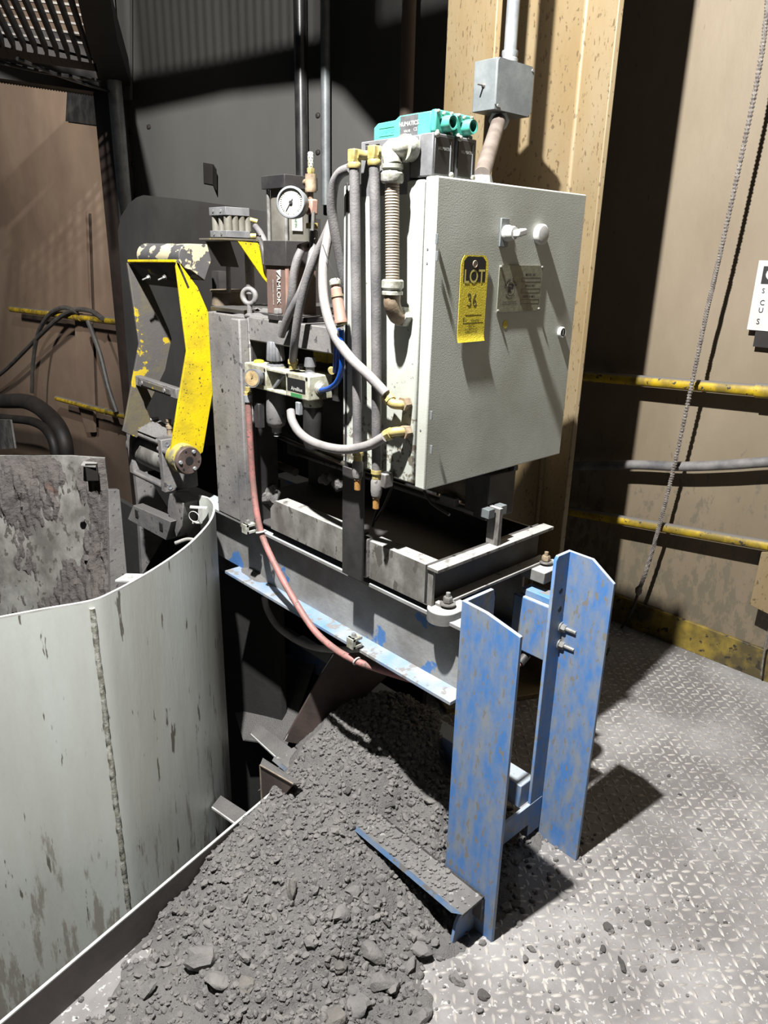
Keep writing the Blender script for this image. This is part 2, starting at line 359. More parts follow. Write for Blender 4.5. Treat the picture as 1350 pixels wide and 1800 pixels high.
# end bracket of the lower rail
pb = P(1330, 960, x=2.66)
t = thing('rail_bracket', 'rust-speckled tan bracket plate at the end of the lower yellow rail', 'bracket', (2.66, pb.y-.05, .3))
ym = P(1332, 1000, x=2.66).y
MB().prism([V((2.66, ym, .53)), V((2.66, ym+.004, .32)), V((2.66, ym-.12, .30)), V((2.66, ym-.12, .56))], (.01, 0, 0)).build('plate', 'column', t, .002)
MB().box(2.665, 2.76, ym-.125, ym-.113, .3, .56).build('web', 'column', t)
sw = MB(); sw.tube([P(1352, 1105, x=2.72), P(1343, 1150, x=2.72), P(1338, 1188, x=2.72)], .0035, 8)
sw.top('loose_string', 'rope', 'short pale string hanging at the foot of the wall by the bracket', 'string')
# rope
rp = [P(1355, -60, x=2.60), P(1338, 100, x=2.60), P(1300, 290, x=2.60), P(1265, 450, x=2.60), P(1240, 560, x=2.61), P(1213, 690, x=2.62), P(1185, 820, x=2.64), P(1160, 920, x=2.65), P(1140, 990, x=2.66), P(1122, 1042, x=2.66)]
rb = thing('wall_rope', 'grey braided rope hanging down in front of the tan wall', 'rope', rp[-1])
def braid(k):
    mb = MB(); n = len(rp); L = []
    e = [rp[0]*2-rp[1]]+rp+[rp[-1]*2-rp[-2]]
    for i in range(1, len(e)-2):
        for q in range(26):
            tt = q/26; A, B, Cc, Dd = e[i-1:i+3]
            L.append(.5*((2*B)+(Cc-A)*tt+(2*A-5*B+4*Cc-Dd)*tt*tt+(3*B-A-3*Cc+Dd)*tt**3))
    o = []; s = 0
    for i, p in enumerate(L):
        if i: s += (p-L[i-1]).length
        a = s*260+k*2*math.pi/3; o.append(p+V((math.cos(a), math.sin(a), 0))*.0042)
    mb.tube(o, .0052, 7, smooth=False); return mb
for k in range(3): braid(k).build('strand', 'rope', rb)
MB().lathe(rp[-1]+Z*.03, -Z, [(0, .006), (.012, .014), (.03, .013), (.04, .006)], 10).build('knot', 'rope', rb)
kk = MB(); kk.tube([rp[-1], P(1108, 1080, x=2.68), P(1085, 1115, x=2.70), P(1065, 1150, z=.01)], .006, 8)
kk.build('loose_end', 'dkhose', rb)
# sign
sg = thing('caution_sign', 'white sign with black heading box cut by the right photo edge', 'sign', (2.735, 1.0, 1.29))
A = P(1335, 457, x=2.735); ys = A.y; zt, zb = 1.515, 1.285
MB().box(2.732, 2.738, ys-.30, ys, zb, zt).build('panel', 'white', sg, .001)
MB().box(2.7305, 2.732, ys-.285, ys-.02, zt-.075, zt-.018).build('heading_box', 'ink', sg)
RY = V((0, -1, 0))
text('CAUTION', (2.7300, ys-.03, zt-.046), RY, Z, .05, 'whiteink', sg, align='LEFT', bold=.02)
for s, zz, q in (('STOP', zt-.098, .022), ('KEEP HANDS', zt-.137, .024), ('USE', zt-.162, .024), ('SAFETY', zt-.2, .026)):
    text({'STOP': 'S', 'KEEP HANDS': 'C', 'USE': 'U', 'SAFETY': 'S'}[s], (2.7300, ys-.028, zz), RY, Z, q, 'ink', sg, align='LEFT')
MB().box(2.735, 2.745, ys-.29, ys-.03, zb-.055, zb).build('backing_board', 'grate', sg)

# ================================================================ FLOOR EDGE AND BIN
ce = thing('curb_plate', 'dark upright edging plate with a bare bright top edge beside the bin', 'plate', (.4, 1.27, 0))
x0, x1 = -.6, 1.35
MB().prism([V((x0, curb_y(x0), -.01)), V((x1, curb_y(x1), -.01)), V((x1, curb_y(x1), .098)), V((x0, curb_y(x0), .098))], (-.0016, .0065, 0)).build('plate', 'curb', ce)
MB().prism([V((x0, curb_y(x0), .098)), V((x1, curb_y(x1), .098)), V((x1, curb_y(x1), .1015)), V((x0, curb_y(x0), .1015))], (-.0016, .0065, 0)).build('top_edge', 'edge', ce)

RZ = .8
path = []
pxs = [(-160, 1118), (-80, 1102), (0, 1085), (80, 1070), (160, 1056), (200, 1040), (250, 1013), (295, 985), (333, 957), (360, 930), (373, 912), (378, 897), (377, 885), (368, 875), (352, 870)]
pp = [P(a, b, z=RZ) for a, b in pxs]
e = [pp[0]*2-pp[1]]+pp+[pp[-1]*2-pp[-2]]
seam_at = None
for i in range(1, len(e)-2):
    if i == 5: seam_at = len(path)
    for q in range(6):
        tt = q/6; A, B, Cc, Dd = e[i-1:i+3]
        path.append(.5*((2*B)+(Cc-A)*tt+(2*A-5*B+4*Cc-Dd)*tt*tt+(3*B-A-3*Cc+Dd)*tt**3))
path.append(pp[-1])
def shell(pts, z0, z1, th, out=None):
    mb = MB(); n = len(pts); vs = []
    for i, p in enumerate(pts):
        d = (pts[min(i+1, n-1)]-pts[max(i-1, 0)]); d.z = 0; d.normalize(); nn = V((-d.y, d.x, 0))
        for z, o in ((z0, 0), (z1, 0), (z1, th), (z0, th)): vs.append(V((p.x, p.y, z))+nn*o)
    fs = [(i*4+k, i*4+(k+1) % 4, i*4+4+(k+1) % 4, i*4+4+k) for i in range(n-1) for k in range(4)]
    fs += [(0, 1, 2, 3), ((n-1)*4+3, (n-1)*4+2, (n-1)*4+1, (n-1)*4)]
    return mb.add(vs, fs)
bn = thing('sand_bin', 'big curved pale grey steel bin in the left foreground', 'bin', (.6, 1.7, -.39))
shell(path[:seam_at+1], -.39, RZ-.004, .006).build('flat_shell', 'shell', bn)
shell(path[seam_at:], -.39, RZ-.004, .006).build('curved_shell', 'shell', bn)
shell(path, RZ-.004, RZ, .006).build('rim', 'edge', bn)
sp = path[seam_at]; w = MB()
pts = [V((sp.x, sp.y-.002, z/120)) for z in range(int(-.38*120), int(.795*120))]
w.tube([p+V((random.uniform(-.0012, .0012), 0, 0)) for p in pts], lambda t, i: .0048+.0018*random.random(), 8, smooth=False)
w.build('weld_seam', 'weld', bn)
h = P(38, 1108, z=.77); hh = P(38, 1108, y=h.y-.002)
MB().lathe(V((hh.x, path[10].y-.001, hh.z)), -Y, [(0, .007), (.0012, .007)], 18).build('hole', 'ink', bn)
q = P(232, 1016, z=RZ); t1 = MB()
c_ = P(228, 1015, z=.797)
t1.prism([P(202, 1020, z=.797), P(222, 1008, z=.797), P(258, 1009, z=.797), P(238, 1022, z=.797)], (0, 0, -.004))
o = t1.build('tab', 'edge', bn)
MB().lathe(P(230, 1014, z=.7975), Z, [(0, .007), (.0006, .007)], 14).build('tab_hole', 'tray', o)
# clip and key ring at the far rim
cl = MB(); cx_ = P(366, 890, z=.8)
cl.bar(P(334, 891, x=1.0), P(364, 893, x=1.04), .014, .004); cl.bar(P(338, 918, x=1.0), P(352, 918, x=1.02), .012, .004); cl.bar(P(352, 893, x=1.02), P(352, 920, x=1.02), .004, .012, (1, 0, 0))
cl.build('clip', 'edge', bn)
MB().torus(P(341, 908, x=1.0), V((1, .6, .1)), .0165, .0012).build('ring', 'edge', bn)
ww = MB(); ww.tube([P(308, 955, x=.97), P(330, 948, x=1.0), P(352, 952, x=1.02)], .006, 8); ww.build('wire_stub', 'tray', bn)

# far panel of the bin with caked sand
bp = thing('back_panel', 'upright bin back panel thickly caked with grey sand', 'panel', (.75, 2.8, -.2))
tops = [P(-120, 808, z=.8), P(-60, 804, z=.8), P(0, 801, z=.8), P(60, 800, z=.8), P(125, 801, z=.8), P(184, 805, z=.8)]
nx, nz_ = 110, 70; vs = []; fs = []
def lerp_path(ps, t):
    t *= len(ps)-1; i = min(int(t), len(ps)-2); return ps[i].lerp(ps[i+1], t-i)
toward = V((-.62, -.78, 0))
for j in range(nz_+1):
    for i in range(nx+1):
        p = lerp_path(tops, i/nx); z = .798-1.15*j/nz_
        k = noise.noise(V((i*.11, j*.14, 1)))*.02+noise.noise(V((i*.35, j*.4, 5)))*.012+noise.noise(V((i*.9, j*1.0, 9)))*.008+(.5-noise.voronoi(V((i*.4, j*.42, 2)))[0][0])*.014
        k = max(.004, k+.02)*min(1, j/6+.1)*(min(1, (nx-i)/4+.1))
        # drift at the lower right corner
        g = max(0, 1-math.hypot((nx-i)/60, (nz_*.62-j)/26 if j < nz_*.62 else 0))
        vs.append(V((p.x, p.y, z))+toward*(k+.003+g*.12))
for j in range(nz_):
    for i in range(nx): a = j*(nx+1)+i; fs.append((a, a+1, a+nx+2, a+nx+1))
MB().add(vs, fs).build('sand_crust', 'cake', bp)
MB().prism([V((tops[0].x, tops[0].y, -.4))]+[V(p) for p in tops]+[V((tops[-1].x, tops[-1].y, -.4))], -toward*.008).build('sheet', 'tray', bp)
o = MB().prism([P(142, 818, z=.785), P(150, 805, z=.785), P(173, 807, z=.785), P(168, 820, z=.785)], (0, 0, -.004)).build('tab', 'tray', bp)
b_ = P(162, 830, z=.76); MB().obox(b_, toward, V((.78, -.62, 0)), Z, .004, .02, .03).build('tab_leg', 'grate', o)
for a_ in ((145, 912), (153, 980)):
    c_ = P(a_[0], a_[1], y=2.5); MB().lathe(P(a_[0], a_[1], y=lerp_path(tops, .85).y-.035), toward, [(0, .012), (.008, .01)], 6).build('bolt', 'dark', bp)

# narrow upright plate and sand slope between panel and drum
MB().prism([P(191, 861, y=2.38), P(210, 861, y=2.38), P(226, 1040, y=2.38), P(226, 1110, y=2.38), P(196, 1110, y=2.38)], (0, .02, 0)).top('wear_plate', 'dark', 'narrow tapered upright plate right of the caked back panel', 'plate', None, .001)
MB().prism([P(228, 745, y=2.5), P(243, 880, y=2.5), P(250, 1010, y=2.5), P(292, 940, y=2.5), P(300, 900, y=2.5), P(262, 840, y=2.5), P(236, 745, y=2.5)], (0, .02, 0)).top('hanger_plate', 'dark', 'dusty bluish hanger plate dropping below the dusty actuator block', 'plate')
# holed cross bar with gusset
hb_ = thing('holed_bar', 'thick grey bar with two oval holes inside the bin', 'bar', P(270, 940, x=.98))
MB().prism([P(234, 888, x=.98), P(300, 917, x=.98), P(292, 950, x=.98), P(224, 913, x=.98)], (.035, 0, 0)).build('bar', 'dark', hb_, .002)
for q in ((240, 903), (283, 926)):
    c_ = P(q[0], q[1], x=.979); MB().obox(c_, Y, Z, X, .011, .013, .0012).build('slot', 'ink', hb_, .004)
gs = MB(); gs.prism([P(296, 868, x=1.0), P(308, 868, x=1.0), P(322, 885, x=1.0), P(320, 925, x=1.0), P(310, 945, x=1.0), P(302, 915, x=1.0), P(294, 900, x=1.0)], (.05, 0, 0)); gs.build('gusset', 'dark', hb_, .002)

# ================================================================ BLUE FRAME
t = thing('angle_post', 'near blue angle-iron post on the left, scraped, chamfered at top', 'post', (1.078, .83, 0))
yh = .90
MB().prism([V((1.078, .746, 0)), V((1.078, yh, 0)), V((1.078, yh, .822)), V((1.078, P(855, 1069, x=1.078).y, .818)), V((1.078, .746, P(878, 1104, x=1.078).z))], (.009, 0, 0)).build('flange', 'blue', t, .0012)
xr = P(866, 1030, y=yh).x
MB().prism([V((1.087, yh, 0.0)), V((xr, yh, 0.0)), V((xr, yh, .80)), V((xr-.006, yh, .822)), V((1.087, yh, .822))], (0, -.009, 0)).build('flange', 'blue', t, .0012)
MB().prism([V((1.077, .80, 0)), V((1.0, .80, 0)), V((1.01, .80, .06)), V((1.04, .80, .11)), V((1.077, .80, .11))], (0, .008, 0)).build('foot_gusset', 'blue', t, .001)
t = thing('angle_post', 'far blue angle-iron post on the right with two bright bolts', 'post', (1.447, .83, 0))
yh = .885
pr = t
MB().prism([V((1.447, .754, 0)), V((1.447, yh, 0)), V((1.447, yh, .846)), V((1.447, P(1045, 983, x=1.447).y, .845)), V((1.447, .754, P(1063, 1011, x=1.447).z-.01))], (-.009, 0, 0)).build('flange', 'blue', t, .0012)
xl = P(972, 990, y=yh).x
MB().prism([V((1.438, yh, 0.03)), V((xl, yh, 0.03)), V((xl, yh, .835)), V((xl+.008, yh, .846)), V((1.438, yh, .846))], (0, -.009, 0)).build('flange', 'blue', t, .0012)
for q in ((987, 1102), (984, 1132)):
    c_ = P(q[0], q[1], y=yh-.009); MB().hexhead(c_, -Y, .011, .012, .03).build('bolt', 'steel', pr)
c_ = P(960, 1480, y=yh-.009); MB().hexhead(c_, -Y, .009, .01, .014).build('bolt', 'steel', pr)
for q in ((986, 1039), (984, 1071)):
    c_ = P(q[0], q[1], y=yh-.009); MB().lathe(c_, -Y, [(0, .0075), (.0006, .0075)], 16).build('bolt_hole', 'ink', pr)
# bottom flat bar between posts
a, b = P(872, 1547, y=.86), P(950, 1500, y=.86)
MB().box(1.078+.012, 1.447-.012, .875, .885, .07, .135).top('tie_bar', 'blue', 'blue flat bar joining the two posts near the floor', 'bar', None, .001)
# base angle running back from the near post, buried in the pile
ba = MB(); ba.box(.998, 1.075, .775, 1.5, .112, .12); ba.box(1.067, 1.075, .775, 1.5, .05, .12)
t = ba.top('base_angle', 'midsteel', 'dirty angle iron leading from the near post into the sand pile', 'angle iron', None, .001)
MB().prism([V((.998, .775, .121)), V((.998, .80, .121)), V((.99, .80, .112))], (.0, .7, 0)).build('painted_edge', 'bluedust', t)
# right-hand rear tube
p = P(945, 1368, x=1.405); zt = p.z
MB().box(1.345, 1.405, .885, 1.9, zt-.07, zt).top('base_tube', 'blue', 'blue square tube running back from the far post low above the sand', 'tube', None, .003)
# spacer box on the far post
sx = thing('spacer_box', 'blue painted box section bolted behind the far post', 'box section', (1.41, .95, .555))
MB().box(1.398, 1.44, .89, 1.0, .555, .705).build('tube', 'blue', sx, .004)
MB().box(1.408, 1.45, .888, .985, .705, .722).build('top_pad', 'bluedust', sx, .002)

def ibeam(name, label, x0, dirn, ya, yb, zb, zt_, cut, mts):
    t = thing(name, label, 'beam', (x0, (ya+yb)/2, zb))
    xa, xb = sorted((x0, x0+dirn*.11)); xw = (xa+xb)/2
    MB().box(xa, xb, ya, cut, zb, zb+.009).build('bottom_flange', mts[0], t, .001)
    MB().box(xa+.02, xb-.02, ya, yb, zt_-.009, zt_).build('top_flange', mts[1], t, .001)
    MB().box(xw-.004, xw+.004, ya, yb, zb+.009, zt_-.009).build('web', mts[2], t)
    return t
bl = ibeam('support_beam', 'dusty blue-edged steel I-beam running back from the near post', 1.06, 1, .90, 2.15, .572, .757, 1.83, ('bluedust', 'bluebeam', 'bluebeam'))
ibeam('support_beam', 'shadowed steel I-beam running back from the far post', 1.41, 1, 1.02, 2.1, .572, .757, 1.9, ('bluebeam', 'bluebeam', 'bluebeam'))
# beam clamps
def clamp(px, py, x, label):
    p = P(px, py, x=x); t = thing('beam_clamp', label, 'clamp', p)
    mb = MB(); mb.box(p.x-.012, p.x+.018, p.y-.012, p.y+.012, p.z-.014, p.z-.006); mb.box(p.x-.012, p.x+.018, p.y-.012, p.y+.012, p.z+.006, p.z+.014); mb.box(p.x-.014, p.x-.004, p.y-.012, p.y+.012, p.z-.014, p.z+.014)
    mb.build('body', 'zinc', t, .001); MB().hexhead(p+V((.0, 0, .014)), Z, .006, .008).build('screw', 'steel', t)
    return t
clamp(436, 928, 1.05, 'pale cast beam clamp at the foot of the dark frame column')
clamp(622, 1128, 1.05, 'pale cast beam clamp on the blue lower flange beside the red hose')

# ================================================================ MACHINE FRAME
mf = thing('machine_frame', 'dark dusty channel-section column with a top beam, left of the cabinet', 'frame', (1.1, 1.78, .757))
ch = MB()
ch.box(1.078, 1.086, 1.675, 1.88, .757, 1.345)
ch.build('column_plate', 'dark', mf, .004)
MB().box(1.086, 1.16, 1.872, 1.88, .757, 1.345).build('column_flange', 'dark', mf, .002)
MB().box(1.05, 1.078, 1.675, 1.715, .757, 1.34).build('side_flange', 'dark', mf, .004)
MB().box(1.086, 1.16, 1.675, 1.684, .757, 1.345).build('column_flange', 'black', mf, .002)
c_ = P(391, 686, x=1.0775); MB().lathe(c_, -X, [(0, .005), (.0006, .005)], 14).build('hole', 'ink', mf)
c_ = P(417, 690, x=1.0775); MB().obox(c_, Y, Z, X, .004, .02, .0008).build('slot', 'ink', mf, .003)
MB().box(1.078, 1.16, 1.28, 1.675, 1.285, 1.345).build('top_beam', 'dark', mf, .003)
MB().box(1.10, 1.50, 1.45, 1.90, 1.345, 1.357).build('top_plate', 'black', mf, .002)
MB().box(1.42, 1.50, 1.68, 1.88, .757, 1.345).build('rear_column', 'black', mf, .003)
MB().box(1.16, 1.50, 1.84, 1.88, 1.1, 1.345).build('rear_plate', 'black', mf)
MB().box(1.16, 1.26, 1.42, 1.43, 1.18, 1.34).build('yellow_lug', 'yellow_dusty', mf)
o = MB().box(1.20, 1.24, 1.50, 1.56, 1.235, 1.27).build('guide_block', 'yellow', mf, .002)
MB().box(1.24, 1.28, 1.2, 1.9, 1.0, 1.25).build('rear_web', 'black', mf)
for yy, zz in ((1.4, 1.21), (1.52, 1.19)):
    MB().hexhead((1.24, yy, zz), -X, .009, .006).build('bolt', 'dark', mf)
# dust heaps on the top plate
def heap(c, rx, ry, h, seed, n=26):
    mb = MB(); vs = []; fs = []
    for j in range(n+1):
        for i in range(n+1):
            u, v_ = i/n*2-1, j/n*2-1; r = math.hypot(u, v_)
            e_ = noise.noise(V((u*1.5+seed, v_*1.5, seed)))*.35
            hgt = max(0, 1-(r+e_)**2)*h
            hgt += max(0, hgt/h)*noise.noise(V((u*6, v_*6, seed)))*h*.5
            vs.append(V(c)+V((u*rx, v_*ry, hgt-.002)))
    for j in range(n):
        for i in range(n):
            a = j*(n+1)+i
            if max(vs[a].z, vs[a+1].z, vs[a+n+1].z, vs[a+n+2].z) > c[2]-.0015: fs.append((a, a+1, a+n+2, a+n+1))
    return mb.add(vs, fs)
o = heap((1.13, 1.67, 1.345), .05, .13, .018, 3).top('dust_heap', 'sand', 'heap of dark dust on the top plate beside the eye bolt', 'dust heap'); o['kind'] = 'stuff'
for q in ((488, 535), (509, 537)):
    c_ = P(q[0], q[1], x=1.10); c_.z = 1.357
# eye bolt
eb = thing('eye_bolt', 'dusty steel lifting eye bolt on top of the dark frame', 'eye bolt', (1.09, 1.68, 1.345))
c_ = P(438, 521, x=1.09)
MB().torus(c_, V((1, .5, 0)), .0185, .0072).build('ring', 'dark', eb)
MB().lathe(V((c_.x, c_.y, 1.343)), Z, [(0, .014), (.004, .015), (.01, .007), (max(.012, c_.z-1.343-.02), .007)], 16).build('shank', 'dark', eb)
for (px, py) in ((488, 541), (512, 545)):
    c_ = P(px, py, x=1.09); b = thing('hex_bolt', 'bright hex bolt at the foot of the brown lock body, %s of two' % ('left' if px < 500 else 'right'), 'bolt', (c_.x, c_.y, 1.345))
    MB().box(c_.x-.016, c_.x+.02, c_.y-.02, c_.y+.02, 1.345, 1.358).build('washer_block', 'black', b, .001)
    MB().hexhead((c_.x, c_.y, 1.358), Z, .011, .012, washer=False).build('head', 'steel', b)

# ---------------- tall locking cylinder
c0 = P(504, 440, x=1.10); yk = c0.y
lx, ly = 1.10, yk
ck = thing('locking_cylinder', 'tall square air cylinder on a brown lock body with white lettering', 'cylinder', (1.14, yk+.04, 1.357))
S = .088
def sq(z0, z1, x0_, x1_, y0_, y1_): return MB().box(x0_, x1_, y0_, y1_, z0, z1)
zA, zB, zC, zD = 1.357, P(504, 468, x=1.10).z+.0, P(504, 423, x=1.10).z, P(504, 330, x=1.10).z
zE = P(504, 306, x=1.10).z
bd = sq(zA, zB, 1.10, 1.10+S, ly, ly+S).build('lock_body', 'amlok', ck, .001)
MB().box(1.0985, 1.104, ly-.0015, ly+.006, zA, zB).build('edge_strip', 'copper', bd)
sq(zB, zC, 1.095, 1.095+S+.01, ly-.004, ly+S+.004).build('lower_head', 'black', ck, .001)
for k, (xx, yy) in enumerate(((1.106, ly+.008), (1.106, ly+S-.008), (1.182, ly+.008), (1.182, ly+S-.008))):
    MB().cyl((xx, yy, zC), (xx, yy, zD), .0045).build('tie_rod', 'steel', ck)
bb = MB(); pr_ = []
rr = S/2-.006
for k in range(40):
    a = 2*math.pi*k/40; c, s_ = math.cos(a), math.sin(a); f = (abs(c)**5+abs(s_)**5)**(-1/5); pr_.append(V((1.144+rr*c*f, ly+S/2+rr*s_*f, zC)))
bb.prism(pr_, (0, 0, zD-zC)).build('barrel', 'alu', ck)
sq(zD, zE, 1.095, 1.095+S+.01, ly-.004, ly+S+.004).build('upper_head', 'black', ck, .001)
text('AMLOK', (1.0982, ly+S*.40, (zA+zB)/2+.002), -Z, V((0, -1, 0)), .021, 'whiteink', bd, sx=.95, bold=.015)
text('ADVANCED MACHINE', (1.0982, ly+S*.66, (zA+zB)/2-.005), -Z, V((0, -1, 0)), .006, 'whiteink', bd)
MB().prism([V((1.0982, ly+S*.28, zB-.008)), V((1.0982, ly+S*.5, zB-.012)), V((1.0982, ly+S*.28, zB-.026))], (-.0003, 0, 0)).build('emblem', 'whiteink', bd)
gl = P(523, 382, y=ly-.004)
MB().box(gl.x-.012, gl.x+.02, ly+.003, ly+.0035, gl.z-.03, gl.z+.02).build('label', 'white', ck)
text('NUMATICS', (gl.x+.0, ly+.0025, gl.z), Z, V((-1, 0, 0)), .009, 'greenink', ck)

# gauge in front of barrel
gc = P(512, 356, x=1.05)
gg = thing('pressure_gauge', 'round dial gauge with white face in front of the tall cylinder', 'gauge', gc)
ga_ = V((-.83, -.52, .05)).normalized(); r_ = .034
MB().lathe(gc-ga_*.03, ga_, [(0, r_*.9), (.022, r_*.92), (.024, r_), (.034, r_), (.036, r_*.96), (.036, r_*.86), (.032, r_*.85)], 40, cap=False).build('case', 'galv', gg)
o = MB().lathe(gc+ga_*.001, ga_, [(0, r_*.86), (.0008, r_*.86)], 36).build('dial', 'glass', gg)
_, gu, gw = frame(ga_)
tk = MB()
for k in range(28):
    a = math.radians(-135+270*k/27)+math.pi/2; d_ = gu*math.cos(a)+gw*math.sin(a)
    tk.bar(gc+ga_*.0022+d_*r_*.66, gc+ga_*.0022+d_*r_*(.78), .0007 if k % 3 else .0013, .0003, ga_)
tk.build('scale_marks', 'ink', o)
nd = MB(); up_ = gw if gw.z > 0 else -gw; rt = up_.cross(ga_)
p0 = gc+ga_*.003+(up_*.55+rt*.28)*r_*.4; p1 = gc+ga_*.003-(up_*.85+rt*.55)*r_*.62
nd.bar(p0, p1, .0016, .0005, ga_); nd.lathe(gc+ga_*.002, ga_, [(0, .004), (.003, .004)], 12); nd.build('needle', 'ink', o)
MB().cyl(gc-ga_*.03, gc-ga_*.055, .008).build('stem', 'tanfit', gg)
# relief valve / muffler stack
rv0 = P(549, 340, x=1.11)
rv = thing('relief_valve', 'brass valve body with a perforated muffler, right of the dial gauge', 'valve', (rv0.x, rv0.y, rv0.z-.1))
zt_ = P(546, 266, x=1.11).z; cx_, cy_ = P(546, 300, x=1.11).x, P(546, 300, x=1.11).y
zv = lambda py: P(546, py, x=1.11).z
MB().lathe((cx_, cy_, zv(338)), Z, [(0, .0125), (.006, .0135), (.01, .0125), (zv(306)-zv(338), .0125)], 20).build('body', 'tanfit', rv)
MB().lathe((cx_, cy_, zv(306)), Z, [(0, .007), (.004, .009), (.012, .009)], 6).build('hex_nut', 'brass', rv)
mu = MB().lathe((cx_, cy_, zv(297)), Z, [(0, .0065), (zv(267)-zv(297)-.003, .0065), (zv(267)-zv(297), .005)], 16).build('muffler', 'zinc', rv)
dt = MB()
for k in range(5):
    for q in range(6):
        a = q*math.pi/3+k*.5; d_ = V((math.cos(a), math.sin(a), 0)); dt.lathe(V((cx_, cy_, zv(293)+k*.006))+d_*.0062, d_, [(0, .0011), (.0006, .0011)], 6)
dt.build('perforations', 'ink', mu)
MB().cyl((cx_, cy_, zv(306)+.0), (cx_-.0, cy_, zv(350)), .006).build('stem', 'tanfit', rv)
MB().cyl((cx_, cy_, zv(320)), (cx_+.02, cy_+.045, zv(318)), .008).build('elbow_arm', 'tanfit', rv)
MB().box(cx_-.008, cx_+.012, cy_-.012, cy_+.012, zv(378), zv(350)).build('cross_fitting', 'copper', rv, .004)
MB().cyl((cx_+.002, cy_, zv(400)), (cx_+.002, cy_, zv(378)), .009, n=8).build('lower_nut', 'blackplastic', rv)
MB().box(cx_-.008, cx_+.012, cy_-.01, cy_+.01, zv(402), zv(392)).build('lower_collar', 'brass', rv, .001)
MB().cyl(gc-ga_*.05, (cx_, cy_, zv(362)), .006).build('side_arm', 'tanfit', rv)

# ---------------- compact cylinder on yellow bracket
A = P(369, 405, x=1.10)
cc = thing('compact_cylinder', 'short square air cylinder sitting on the yellow bracket', 'cylinder', (1.15, A.y, A.z))
ya_ = P(398, 405, x=1.10).y; yb_ = A.y
zq = lambda py, y_=None: P(396, py, x=1.10).z
w_ = yb_-ya_; xd = P(440, 413, y=ya_).x
MB().box(1.10, xd, ya_, yb_, zq(417), zq(405)).build('lower_head', 'greyplastic', cc, .001)
MB().box(1.10, xd, ya_, yb_, zq(378), zq(363)).build('upper_head', 'greyplastic', cc, .001)
br = MB()
for k in range(3):
    for (ax_) in (0,):
        pass
xs = [1.107+(xd-1.107-.007)*k/3 for k in range(4)]
for k, xx in enumerate(xs): br.cyl((xx+.006, ya_+.012, zq(405)), (xx+.006, ya_+.012, zq(378)), .011)
br.cyl((1.112, yb_-.012, zq(405)), (1.112, yb_-.012, zq(378)), .010); br.cyl((1.112, (ya_+yb_)/2, zq(405)), (1.112, (ya_+yb_)/2, zq(378)), .008)
br.box(1.115, xd-.01, ya_+.01, yb_-.01, zq(405), zq(378)); br.build('barrel', 'alu', cc)
for zz in (zq(411), zq(370)):
    for yy in (ya_+w_*.3, ya_+w_*.75): MB().lathe((1.0995, yy, zz), -X, [(0, .004), (.001, .004)], 12).build('screw', 'steel', cc)
MB().cyl((xd, ya_+.01, zq(378)-.006), (xd+.02, ya_-.006, zq(378)-.012), .006).build('port_fitting', 'brass', cc)
MB().cyl((xd, ya_+.01, zq(413)), (xd+.016, ya_-.004, zq(413)), .007).build('port_fitting', 'brass', cc)
yb = thing('cylinder_bracket', 'yellow bent bracket carrying the short square cylinder', 'bracket', (1.15, A.y, A.z-.15))
zp = zq(419)
MB().box(1.085, xd+.02, ya_-.01, yb_+.035, zp-.005, zp).build('shelf', 'yellow_dusty', yb, .001)
yg = ya_-.012
g = [P(418, 424, y=yg), P(453, 427, y=yg), P(461, 440, y=yg), P(462, 465, y=yg), P(474, 502, y=yg), P(462, 488, y=yg)]
MB().prism(g, (0, .005, 0)).build('gusset', 'yellow', yb)
g2 = [P(362, 424, y=yb_+.03), P(405, 424, y=yb_+.03), P(420, 470, y=yb_+.03), P(390, 468, y=yb_+.03)]
MB().prism(g2, (0, .005, 0)).build('rear_gusset', 'black', yb)
# pedestal below
pd = thing('spring_housing', 'tan dusty round housing with posts below the yellow bracket', 'housing', P(405, 545, x=1.2))
c_ = P(404, 512, x=1.22); ring0 = P(404, 536, x=1.22); rt_ = P(404, 512, x=1.22)
MB().lathe(V((rt_.x, rt_.y, ring0.z)), Z, [(0, .055), (rt_.z-ring0.z-.004, .052), (rt_.z-ring0.z, .058), (rt_.z-ring0.z+.004, .058)], 32).build('ring', 'tanring', pd)
MB().cyl(V((P(402, 510, x=1.18).x, P(402, 510, x=1.18).y, rt_.z)), V((P(402, 470, x=1.18).x, P(402, 470, x=1.18).y, zp-.005)), .0065).build('rod', 'dark', pd)
c2 = P(440, 510, x=1.2); MB().cyl(V((c2.x, c2.y, rt_.z)), V((c2.x, c2.y, zp-.005)), .0125).build('post', 'dark', pd)
c3 = P(384, 505, x=1.24); MB().box(c3.x-.01, c3.x+.02, c3.y-.02, c3.y+.02, rt_.z, rt_.z+.055).build('block', 'black', pd)
MB().box(1.16, 1.34, c2.y-.03, c2.y+.14, ring0.z-.16, ring0.z).build('pedestal', 'black', pd)

# ---------------- yellow swing arm
YA, YB = 1.93, 2.19
ar = thing('swing_arm', 'yellow two-sided swing arm with bent side plates', 'arm', P(333, 810, y=YA))
def poly(y_, pts): return [P(a, b, y=y_) for a, b in pts]
MB().prism(poly(YA, [(309, 460), (316, 463), (347, 504), (368, 552), (377, 673), (366, 740), (357, 795), (335, 812), (303, 800), (301, 790), (315, 700), (329, 617)]), (0, .009, 0)).build('side_plate', 'yellow', ar, .0015)
MB().prism(poly(YB, [(224, 462), (234, 466), (262, 500), (297, 579), (302, 596), (291, 650), (272, 690), (258, 718), (268, 745), (240, 770), (216, 758), (219, 745), (245, 604)]), (0, .009, 0)).build('side_plate', 'yellow_dusty', ar, .0015, 'dust-covered inner plate')
tA, tB = P(309, 459, y=YA), P(226, 459, y=YB)
tA2, tB2 = P(330, 508, y=YA), P(258, 500, y=YB)
